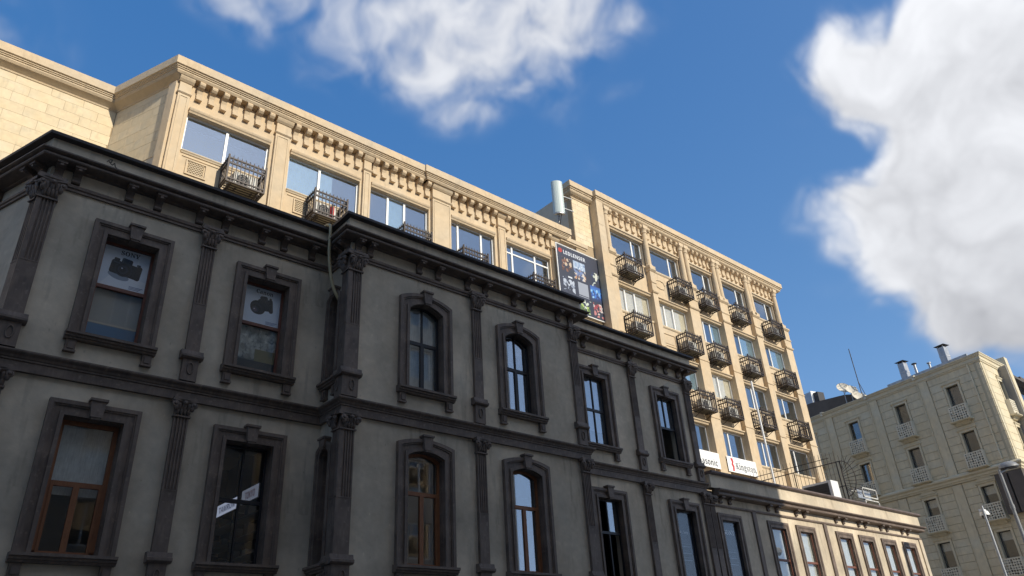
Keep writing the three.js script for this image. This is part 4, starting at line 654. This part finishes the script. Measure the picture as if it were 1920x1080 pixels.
// mobile phone antenna on the corner of the taller part
{
  const a = thing('panel_antenna', 'pale upright phone mast panel fixed at the corner of the upper block', 'antenna', null, [24.1, 22.4, -6.35]);
  a.rotation.y = -0.55;
  const rb = []; for (let i = 0; i <= 10; i++) { const t = Math.PI * i / 10; rb.push([Math.cos(t) * 0.31, Math.sin(t) * 0.2]); }
  part(a, 'radome', prismY([...rb, [-0.31, -0.06], [0.31, -0.06]], 1.2, 3.25), M.pale);
  part(a, 'end_cap', prismY([...rb, [-0.31, -0.06], [0.31, -0.06]].map(([x, z]) => [x * 0.94, z * 0.94]), 1.14, 1.2), M.zinc);
  part(a, 'mast', rod([0, -0.2, -0.3], [0, 3.1, -0.3], 0.045, 8), M.steel);
  for (const y of [1.5, 2.9]) part(a, 'clamp', [box(-0.08, 0.08, y - 0.05, y + 0.05, -0.36, -0.06)], M.steel);
  for (const y of [1.9, 2.7]) part(a, 'bracket_arm', rod([0, y, -0.3], [1.0, y, -0.75], 0.035), M.steel);
  for (const x of [-0.1, 0, 0.1]) part(a, 'cable', rod([x, 1.15, 0.03], [x * 0.3, 0.6, -0.22], 0.02), M.acDark);
}
// ---------------------------------------------------------------- iron cages with air conditioners
const W = 1.4, DP = 0.72, HT = 1.02;
const cage0 = thing('iron_cage', 'x', 'cage', 'iron cages below the beige windows');
{
  const r = 0.026, p = [];
  for (const x of [-W / 2, W / 2]) p.push(box(x - 0.03, x + 0.03, -0.02, HT + 0.14, DP - 0.06, DP), box(x - r, x + r, 0, HT, 0, 2 * r));
  for (const y of [0, 0.14, HT - 0.22, HT]) { p.push(box(-W / 2, W / 2, y - r, y + r, DP - 2 * r, DP)); for (const x of [-W / 2, W / 2]) p.push(box(x - r, x + r, y - r, y + r, 0.01, DP - 0.01)); }
  part(cage0, 'frame', p, M.iron);
  const b = []; const bar = (x, z) => { b.push(box(x - 0.015, x + 0.015, 0, HT + 0.08, z - 0.015, z + 0.015)); const t = new THREE.ConeGeometry(0.022, 0.09, 4); t.translate(x, HT + 0.12, z); b.push(t); };
  for (let i = 1; i < 9; i++) bar(-W / 2 + W * i / 9, DP - r); for (const x of [-W / 2, W / 2]) for (let i = 1; i < 5; i++) bar(x, DP * i / 5);
  for (let i = 0; i < 9; i++) { const x = -W / 2 + W * (i + 0.5) / 9, t = new THREE.TorusGeometry(0.055, 0.009, 4, 8); t.translate(x, HT - 0.11, DP - r); b.push(t); }
  stuff(part(cage0, 'bars', b, M.iron));
  const s = []; for (let i = 0; i < 5; i++) s.push(box(-W / 2, W / 2, -0.02, 0, 0.06 + i * 0.14, 0.1 + i * 0.14)); part(cage0, 'floor_slats', s, M.iron); part(cage0, 'tray', [box(-0.55, 0.55, 0.004, 0.03, 0.08, 0.62)], M.tray);
  for (const x of [-0.5, 0.5]) part(cage0, 'support', [rod([x, -0.02, DP * 0.85], [x, -0.3, 0.02], 0.02), rod([x, -0.01, 0], [x, -0.01, DP], 0.022)], M.iron);
}
const ac0 = thing('air_conditioner', 'x', 'air conditioner', 'air conditioner units inside the iron cages');
{
  part(ac0, 'casing', box(-0.43, 0.43, 0.05, 0.66, -0.16, 0.16), M.acWhite);
  const gr = [new THREE.CylinderGeometry(0.25, 0.25, 0.02, 20).rotateX(Math.PI / 2).translate(-0.1, 0.36, 0.165)]; part(ac0, 'fan_opening', gr, M.acDark);
  const rg = []; for (const q of [0.08, 0.16, 0.24]) rg.push(new THREE.TorusGeometry(q, 0.008, 4, 18).translate(-0.1, 0.36, 0.182)); part(ac0, 'fan_grille', rg, M.acWhite);
  for (const x of [-0.3, 0.3]) part(ac0, 'foot', box(x - 0.04, x + 0.04, 0, 0.05, -0.16, 0.16), M.acDark);
}
{
  const ord = ['first', 'second', 'third', 'fourth', 'fifth'], fl = ['top', 'second highest', 'third highest'];
  let n = 0; const r = rng(3);
  const put = (x, y, z, where, ac) => {
    const l1 = 'black iron cage ' + where, l2 = 'air conditioner caged ' + where;
    if (!n) { cage0.position.set(x, y, z); cage0.userData.label = l1; } else copyOf(cage0, [x, y, z], 0, l1);
    if (ac) { const p = [x + (r() - 0.5) * 0.25, y, z + 0.36]; if (ac0.userData.label === 'x') { ac0.position.set(...p); ac0.userData.label = l2; } else copyOf(ac0, p, 0, l2); }
    n++;
  };
  [7.47, 10.87, 14.97, 18.1, 22.35].forEach((x, i) => put(x, 17.98, MZ + 0.02, `under the ${ord[i]} long-block window from the corner`, i < 4));
  const T = [[28.97, 33.55, 36.13, 39.55, 43.6], [29.02, 33.5, 36.14, 39.63, 43.74], [null, 33.7, 36.25, 39.74, 43.8]], YT = [21.22, 17.66, 14.26];
  T.forEach((row, ri) => row.forEach((x, bi) => { if (x !== null) put(x, YT[ri], TZ + 0.02, `on the tower's ${fl[ri]} floor, ${ord[bi]} bay from the banner`, !(ri === 2 && bi > 2)); }));
}
{ const e = thing('fire_extinguisher', 'red cylinder standing in the iron cage under the second long-block window', 'extinguisher', null, [10.98, 18.02, MZ + 0.6]); part(e, 'body', [new THREE.CylinderGeometry(0.085, 0.085, 0.5, 14).translate(0, 0.27, 0), new THREE.SphereGeometry(0.085, 14, 8).translate(0, 0.52, 0)], M.redPaint); part(e, 'valve', [rod([0, 0.58, 0], [0, 0.7, 0], 0.03), box(-0.02, 0.1, 0.66, 0.7, -0.02, 0.02)], M.acDark); }
// ---------------------------------------------------------------- cream building across the side street
const F0 = [56.9, 1.6], FA = Math.atan2(-0.976065, -0.217478);   // corner, and the angle of its side wall (local x runs to the corner, so a place s metres from the corner has x = -s)
const FAR = thing('cream_building', 'cream stone hotel with pierced white balconies across the side street', 'building');
{
  const TOPY = 20.5, LEN = 19, ss = [2.43, 6.7, 11.05, 15.4], P = [[4.05, 4.85], [8.42, 9.22], [12.8, 13.6], [17.2, 18]];
  const rows = [[17.42, 18.95, 1], [14.08, 15.56, 1], [10.62, 11.82, 2], [7.15, 8.85, 3], [3.9, 5.5, 3]];
  const fw = (s) => onWall(F0, FA, -s);
  const holes = ss.flatMap(s => rows.map(([a, b]) => rect(-s - 0.475, -s + 0.475, a - 1.02, b)));
  part(FAR, 'wall', wallSlab(-LEN, 0, 0, TOPY - 0.3, -0.4, 0, holes), M.creamJoint, { p: [F0[0], 0, F0[1]], a: FA });
  // stone courses between the pilasters, cut at the windows
  const r = rng(17), ms = [M.cream, M.creamB, M.cream];
  const course = (s0, s1, y0, y1) => part(FAR, 'stone_course', box(-(s1 - s0) / 2 + 0.004, (s1 - s0) / 2 - 0.004, y0 + 0.012, y1 - 0.012, -0.02, 0.05 + r() * 0.004), ms[r() * 3 | 0], fw((s0 + s1) / 2));
  const bays = [[0.0, 4.05], [4.85, 8.42], [9.22, 12.8], [13.6, 17.2]], CH = 0.56;
  const spans = [];
  for (let y = 19.95; y > 13.05; y -= CH) spans.push([Math.max(y - CH, 13.0), y]);
  for (let y = 12.35; y > 3; y -= 0.5) spans.push([y - 0.5, y]);
  bays.forEach(([a, b], i) => spans.forEach(([y0, y1]) => {
    const s = ss[i], hit = rows.some(([w0, w1]) => y0 < w1 + 0.12 && y1 > w0 - 1.04);
    if (hit) { course(a, s - 0.66, y0, y1); course(s + 0.66, b, y0, y1); const w = rows.find(([w0, w1]) => y0 < w1 + 0.12 && y1 > w0 - 1.04); if (y1 > w[1] + 0.14) course(s - 0.66, s + 0.66, w[1] + 0.14, y1); if (y0 < w[0] - 1.06) course(s - 0.66, s + 0.66, y0, w[0] - 1.06); }
    else course(a, b, y0, y1);
  }));
  P.forEach(([a, b]) => {
    const p = part(FAR, 'pilaster', [box(-(b - a) / 2 + 0.05, (b - a) / 2 - 0.05, 12.95, 20.1, -0.02, 0.1)], M.cream, fw((a + b) / 2));
    part(p, 'lower_shaft', box(-(b - a) / 2 + 0.05, (b - a) / 2 - 0.05, 0, 12.3, -0.02, 0.1), M.cream);
    part(p, 'gutter_head', [box(-(b - a) / 2 - 0.12, -(b - a) / 2 + 0.08, 20.25, 20.6, 0.05, 0.3)], M.screen);
    part(p, 'drain_pipe', rod([-(b - a) / 2 + 0.0, 13.0, 0.12], [-(b - a) / 2 + 0.0, 20.3, 0.12], 0.05, 8), M.creamB);
  });
  part(FAR, 'drain_pipe', [rod([0, 13.2, 0.13], [0, 19.95, 0.13], 0.06, 8)], M.cream, fw(0.82));
  const FL = [[F0[0] + 0.217478 * LEN, F0[1] - 0.976065 * LEN], F0, [F0[0] + 5.2, F0[1] + 0.1]];
  part(FAR, 'cornice', sweep([[-0.05, 19.92], [0.1, 19.92], [0.12, 20.0], [0.16, 20.04], [0.16, 20.26], [0.22, 20.3], [0.26, 20.4], [0.3, 20.44], [0.3, 20.5], [-0.4, 20.5]], FL), M.cream);
  part(FAR, 'belt_course', sweep([[-0.02, 12.36], [0.14, 12.36], [0.16, 12.46], [0.22, 12.5], [0.22, 12.62], [0.34, 12.72], [0.34, 12.82], [0.1, 12.98], [-0.02, 13.0]], FL), M.cream);
  part(FAR, 'roof', prismY([FL[0], F0, [F0[0] + 9, F0[1] + 0.1], [F0[0] + 12, F0[1] - 18]], TOPY - 0.3, TOPY - 0.1), M.roof);
  // front wall towards the main street, in the sun
  part(FAR, 'wall', wallSlab(0, 5.2, 0, TOPY - 0.3, -0.4, 0, rows.map(([a, b]) => rect(2.35, 3.15, a - 1.02, b))), M.creamJoint, { p: [F0[0], 0, F0[1]], a: -0.02 });
  spans.forEach(([y0, y1]) => { const hit = rows.some(([w0, w1]) => y0 < w1 + 0.1 && y1 > w0 - 1.02); for (const [a, b] of hit ? [[0.0, 2.2], [3.3, 4.7]] : [[0.0, 4.7]]) part(FAR, 'stone_course', box(-(b - a) / 2 + 0.003, (b - a) / 2 - 0.003, y0 + 0.012, y1 - 0.012, -0.02, 0.05), ms[r() * 3 | 0], onWall(F0, -0.02, (a + b) / 2)); });
  part(FAR, 'pilaster', box(4.7, 5.3, 0, 21.2, -0.4, 0.35), M.cream, { p: [F0[0], 0, F0[1]], a: -0.02 });
  part(FAR, 'rear_wall', box(-LEN, 0, 0, TOPY - 0.4, -3.3, -3.2), M.room, { p: [F0[0], 0, F0[1]], a: FA });
  for (const y of [3.2, 6.5, 9.6, 13.2, 16.6]) part(FAR, 'floor_slab', box(-LEN, -0.5, y, y + 0.2, -3.2, -0.41), M.room, { p: [F0[0], 0, F0[1]], a: FA });
  // windows with pierced balcony screens
  const screens = [0, 1, 2].map(k => cached('screen' + k, () => {
    const q = rng(60 + k), s = new THREE.Shape(rect(-0.66, 0.66, 0, 1.08).map(p => new THREE.Vector2(...p))), nx = 7, ny = 6, cx = 1.22 / nx, cy = 0.98 / ny;
    for (let i = 0; i < nx; i++) for (let j = 0; j < ny; j++) { const x = -0.61 + cx * (i + 0.5) + (q() - 0.5) * 0.03, y = 0.05 + cy * (j + 0.5) + (q() - 0.5) * 0.03, rr = 0.05 + q() * 0.026, n = 5 + (q() * 2 | 0), a0 = q() * 6, pts = []; for (let m = 0; m < n; m++) { const a = a0 + m / n * 2 * Math.PI; pts.push(new THREE.Vector2(x + Math.cos(a) * rr * (0.8 + q() * 0.4), y + Math.sin(a) * rr * (0.8 + q() * 0.4))); } s.holes.push(new THREE.Path(pts)); }
    return [new THREE.ExtrudeGeometry(s, { depth: 0.03, bevelEnabled: false })];
  }));
  let n = 0;
  const hotelWindow = (fr, [yr, y1, kind], hw = 0.475) => {
    const y0 = yr - 1.02;
    const w = part(FAR, 'window', [box(-hw, -hw + 0.05, y0, y1, -0.24, -0.18), box(hw - 0.05, hw, y0, y1, -0.24, -0.18), box(-hw + 0.05, hw - 0.05, y1 - 0.05, y1, -0.24, -0.18), box(-hw + 0.05, hw - 0.05, y0, y0 + 0.05, -0.24, -0.18)], M.darkPanel, fr);
    part(w, 'pane', box(-hw + 0.05, hw - 0.05, y0 + 0.05, y1 - 0.05, -0.215, -0.211), M.glass);
    part(w, 'surround', [prismZ(uBand(hw, y0, y1, 0, 0, 0.14), 0, 0.085), prismX([[0, y1 + 0.14], [0.1, y1 + 0.14], [0.16, y1 + 0.22], [0.16, y1 + 0.26], [0, y1 + 0.28]], -hw - 0.24, hw + 0.24)], M.cream);
    if (n % 4 !== 1) part(w, 'blind', box(-hw + 0.04, hw - 0.04, kind > 1 ? y1 - 0.55 : yr + 0.2 + (n % 3) * 0.4, y1 - 0.02, -0.3, -0.29), kind > 1 ? M.curtain : M.shade);
    if (kind === 2) { const pts = arcTop(0.62, y1 + 0.34, 0.36); part(w, 'lunette', prismZ([...pts], 0, 0.1), M.cream); }
    const by = yr - 1.06;
    part(w, 'balcony_screen', screens[n % 3], M.screen, { p: [0, by, 0.32] });
    for (const x of [-0.66, 0.63]) part(w, 'balcony_side', box(x, x + 0.03, by, by + 1.08, 0.05, 0.32), M.screen);
    part(w, 'balcony_floor', [prismX([[0.0, by - 0.1], [0.42, by - 0.1], [0.5, by - 0.05], [0.52, by], [0.0, by]], -0.76, 0.76), prismX([[0, by - 0.32], [0.1, by - 0.3], [0.3, by - 0.1], [0, by - 0.1]], -0.5, 0.5)], M.cream);
    n++;
  };
  ss.forEach(s => rows.forEach(q => hotelWindow(fw(s), q)));
  rows.forEach(q => hotelWindow(onWall(F0, -0.02, 2.75), q, 0.4));
  part(FAR, 'upper_parapet', [box(-7.9, -1.2, 20.5, 21.15, -1.2, -1.05), box(-7.9, -7.75, 20.5, 21.15, -5, -1.2)], M.zinc, { p: [F0[0], 0, F0[1]], a: FA });
  part(FAR, 'attic_wall', prismZ([[-19, 20.4], [-10.4, 20.4], [-10.4, 21.3], [-11.9, 21.75], [-15.4, 22.2], [-19, 22.2]], -1.4, -1.1), M.slate, { p: [F0[0], 0, F0[1]], a: FA });
  for (const [a, b] of [[-1.5, -0.72], [-0.6, 0.3]]) part(FAR, 'sign_panel', box(a, b, 9.7, 12.25, 0.06, 0.5), M.slate, { p: [F0[0], 0, F0[1]], a: FA });
  rebase(FAR, [F0[0], 0, F0[1]]);
}
// things on its roof
const roofAt = (s, back) => { const f = onWall(F0, FA, -s, -back); return [f.p[0], 20.4, f.p[2]]; };
function chimney(name, label, s, back, w, h, cap) {
  const c = thing(name, label, 'chimney', null, roofAt(s, back)); c.rotation.y = FA;
  part(c, 'shaft', box(-w / 2, w / 2, 0, h, -w / 2, w / 2), M.zinc);
  part(c, 'seam', [box(-w / 2 - 0.012, w / 2 + 0.012, h * 0.62, h * 0.66, -w / 2 - 0.012, w / 2 + 0.012)], M.steel);
  for (const [x, z] of [[-1, -1], [1, -1], [-1, 1], [1, 1]]) part(c, 'cap_leg', box(x * w * 0.4 - 0.02, x * w * 0.4 + 0.02, h, h + 0.14, z * w * 0.4 - 0.02, z * w * 0.4 + 0.02), M.steel);
  part(c, 'cap', [new THREE.ConeGeometry(cap, 0.16, 4).rotateY(Math.PI / 4).translate(0, h + 0.22, 0)], M.acDark);
}
chimney('metal_chimney', 'square metal chimney with dark pyramid cap beside a thin vent pipe', 6.42, 1.5, 0.5, 2.05, 0.55);
chimney('metal_chimney', 'taller square metal chimney with dark cap nearer the corner of the cream building', 2.98, 1.5, 0.52, 2.0, 0.58);
{
  const v = thing('vent_pipe', 'thin metal vent pipe with a cap beside the square chimney', 'pipe', null, roofAt(5.48, 1.5)); part(v, 'pipe', rod([0, 0, 0], [0, 1.6, 0], 0.11, 10), M.zinc); part(v, 'cap', new THREE.CylinderGeometry(0.2, 0.2, 0.06, 10).translate(0, 1.68, 0), M.acDark);
  const v2 = thing('vent_pipe', 'short stub vent between the two square chimneys', 'pipe', null, roofAt(4.33, 1.5)); part(v2, 'pipe', rod([0, 0, 0], [0, 1.25, 0], 0.09, 10), M.zinc); part(v2, 'cap', new THREE.CylinderGeometry(0.16, 0.16, 0.06, 10).translate(0, 1.3, 0), M.steel);
  const m = thing('aerial_mast', 'tall thin aerial mast with short cross rods on the cream roof', 'antenna', null, roofAt(10.25, 1));
  part(m, 'mast', [rod([0, 0, 0], [0, 4.85, 0], 0.035, 6), rod([0, 1.9, 0], [0.75, 0.3, 0.1], 0.025)], M.iron);
  const e = []; for (const [y, l] of [[1.5, 0.24], [2.2, 0.2], [2.5, 0.3], [2.75, 0.26], [3.05, 0.2], [3.3, 0.3], [3.9, 0.16]]) e.push(rod([-l, y, 0.1], [l, y, -0.1], 0.016, 5)); part(m, 'cross_rods', e, M.iron);
  part(m, 'boom', rod([0, 1.0, 0], [1.3, 1.06, -0.3], 0.03), M.steel);
  const prof = []; for (let i = 0; i <= 8; i++) { const x = i / 8 * 0.48; prof.push(new THREE.Vector2(x, x * x * 0.55)); } prof.push(new THREE.Vector2(0.49, 0.14), new THREE.Vector2(0.47, 0.11));
  const dish = (label, s, y, sc, yaw) => {
    const d = thing('satellite_dish', label, 'satellite dish', 'satellite dishes clustered by the mast', roofAt(s, 0.5));
    d.rotation.y = yaw;
    const b = part(d, 'bowl', [new THREE.LatheGeometry(prof, 24).scale(sc, sc, sc).rotateX(Math.PI / 2 - 0.5).translate(0, y, 0)], M.dish);
    part(d, 'feed_arm', rod([0, y - 0.38 * sc, 0.1], [0, y + 0.0, 0.62 * sc], 0.02), M.steel); part(d, 'feed_horn', rod([0, y - 0.02, 0.58 * sc], [0, y + 0.07, 0.66 * sc], 0.045, 8), M.dish);
    part(d, 'stand', rod([0, 0, -0.05], [0, y, -0.03], 0.035, 6), M.steel);
  };
  dish('highest of the clustered pale satellite dishes, furthest from the mast', 11.45, 1.62, 1.15, -0.75);
  dish('middle pale satellite dish overlapping the highest one', 10.8, 1.22, 1.1, -0.55);
  dish('lowest pale satellite dish close to the roof edge beside the mast', 10.35, 0.5, 1.1, -0.5);
  const bx = thing('roof_duct', 'grey metal duct box with a dark square mouth on the roof', 'duct', null, roofAt(16.2, 2)); bx.rotation.y = FA;
  part(bx, 'casing', box(-0.8, 0.8, 1.7, 2.9, -0.6, 0.6), M.zinc); part(bx, 'rim', [box(0.8, 0.86, 1.65, 2.95, -0.65, 0.65)], M.white); part(bx, 'mouth', prismX([[-0.4, 1.9], [0.4, 1.9], [0.4, 2.75], [-0.4, 2.75]], 0.86, 1.35), M.acDark); part(bx, 'stand', [box(-0.7, -0.6, 0, 1.7, -0.5, 0.5), box(0.6, 0.7, 0, 1.7, -0.5, 0.5)], M.iron);
}
// glazed building further along
{
  const g = thing('glazed_building', 'pale building with a blue glazed top floor beyond the cream hotel', 'building', null, [66.5, 0, 1]);
  part(g, 'wall', box(0, 12, 0, 17, -14, 0), M.creamB); part(g, 'floor_edge', box(-0.2, 12.2, 17, 17.3, -14.2, 0.25), M.zinc);
  for (let i = 0; i < 6; i++) part(g, 'pane', box(0.05 + i * 2, 1.95 + i * 2, 17.3, 20.4, -0.06, 0), M.coated);
  part(g, 'side_glazing', box(0, 0.06, 17.3, 20.4, -12, -0.1), M.coated);
  part(g, 'core', box(1, 11, 17.3, 20.3, -12, -1.2), M.room); part(g, 'roof', box(-0.5, 12.5, 20.4, 20.75, -13, 0.6), M.slate);
  const p = thing('flue_pipe', 'dark slanting flue pipe above the glazed building', 'pipe', null, [68.6, 20.7, 0]); part(p, 'pipe', rod([0, 0, 0], [-0.3, 2.6, 0.1], 0.13, 8), M.acDark); part(p, 'collar', box(-0.3, 0.3, 0, 0.1, -0.3, 0.3), M.zinc);
}
// street lamp and camera post
{
  const l = thing('street_lamp', 'grey street lamp with a wide domed head at the side street corner', 'street lamp', null, [40.05, 0, 5]);
  part(l, 'pole', [new THREE.CylinderGeometry(0.07, 0.12, 9.3, 12).translate(0, 4.65, 0), new THREE.CylinderGeometry(0.098, 0.098, 0.2, 12).translate(0, 7.6, 0)], M.lampGrey);
  const d = []; for (let i = 0; i <= 8; i++) { const t = Math.PI / 2 * i / 8; d.push(new THREE.Vector2(Math.cos(t) * 0.42, Math.sin(t) * 0.27)); }
  const hd = part(l, 'lamp_head', [new THREE.LatheGeometry(d.reverse(), 24).rotateZ(0.1).translate(0.42, 9.4, 0.32)], M.lampGrey);
  part(hd, 'underside', [new THREE.CylinderGeometry(0.405, 0.37, 0.06, 24).rotateZ(0.1).translate(0.42, 9.37, 0.32)], M.acDark);
  part(l, 'arm', rod([0, 9.15, 0], [0.42, 9.38, 0.32], 0.045), M.zinc);
  const c = thing('camera_post', 'thin grey post carrying a white surveillance camera in front of the cream hotel', 'camera post', null, [36, 0, 5]);
  part(c, 'pole', new THREE.CylinderGeometry(0.05, 0.07, 7.25, 10).translate(0, 3.62, 0), M.zinc);
  part(c, 'arm', rod([0, 7.1, 0], [0.3, 7.12, -0.1], 0.03), M.white);
  const h = part(c, 'camera_housing', [new THREE.CylinderGeometry(0.16, 0.2, 0.16, 16).translate(0.42, 7.0, -0.12), box(0.1, 0.5, 7.06, 7.16, -0.2, -0.04)], M.white); part(h, 'dome', new THREE.SphereGeometry(0.14, 14, 10).translate(0.42, 6.9, -0.12), M.acDark);
}
// ---------------------------------------------------------------- building across the street: it throws the shade
{
  const E = 32.2, Zf = 22, Ht = 25.6;
  const s = thing('opposite_building', 'tall grey building across the street whose shade falls on the dark facades', 'building', null, [E, 0, Zf]);
  const wins = []; for (let x = -3.2; x > -84; x -= 4.2) for (let y = 4.6; y < 24; y += 3.6) wins.push([x, y]);
  part(s, 'wall', wallSlab(-86, 0, 0, Ht, 0, 0.4, wins.map(([x, y]) => rect(x - 0.8, x + 0.8, y, y + 2))), M.greyWall);
  part(s, 'wall', [box(-0.4, 0, 0, Ht, 0.402, 14)], M.greyWall); part(s, 'wall', [box(-86, -0.4, 0, Ht, 13.6, 14), box(-86, -85.6, 0, Ht, 0.402, 13.6)], M.greyWall);
  part(s, 'roof', box(-86, 0, Ht, Ht + 0.3, 0, 14), M.roof);
  part(s, 'core', box(-85, -1, 0, Ht, 2.6, 2.8), M.room);
  for (const [x, y] of wins) if (x > -40) { const w = part(s, 'window', [box(x - 0.8, x + 0.8, y, y + 0.08, 0.15, 0.22), box(x - 0.8, x + 0.8, y + 1.92, y + 2, 0.15, 0.22), box(x - 0.8, x - 0.72, y + 0.08, y + 1.92, 0.15, 0.22), box(x + 0.72, x + 0.8, y + 0.08, y + 1.92, 0.15, 0.22), box(x - 0.04, x + 0.04, y + 0.08, y + 1.92, 0.15, 0.22)], M.white); part(w, 'pane', box(x - 0.72, x + 0.72, y + 0.08, y + 1.92, 0.18, 0.184), M.glass); }
}

renderer.render(scene, camera);
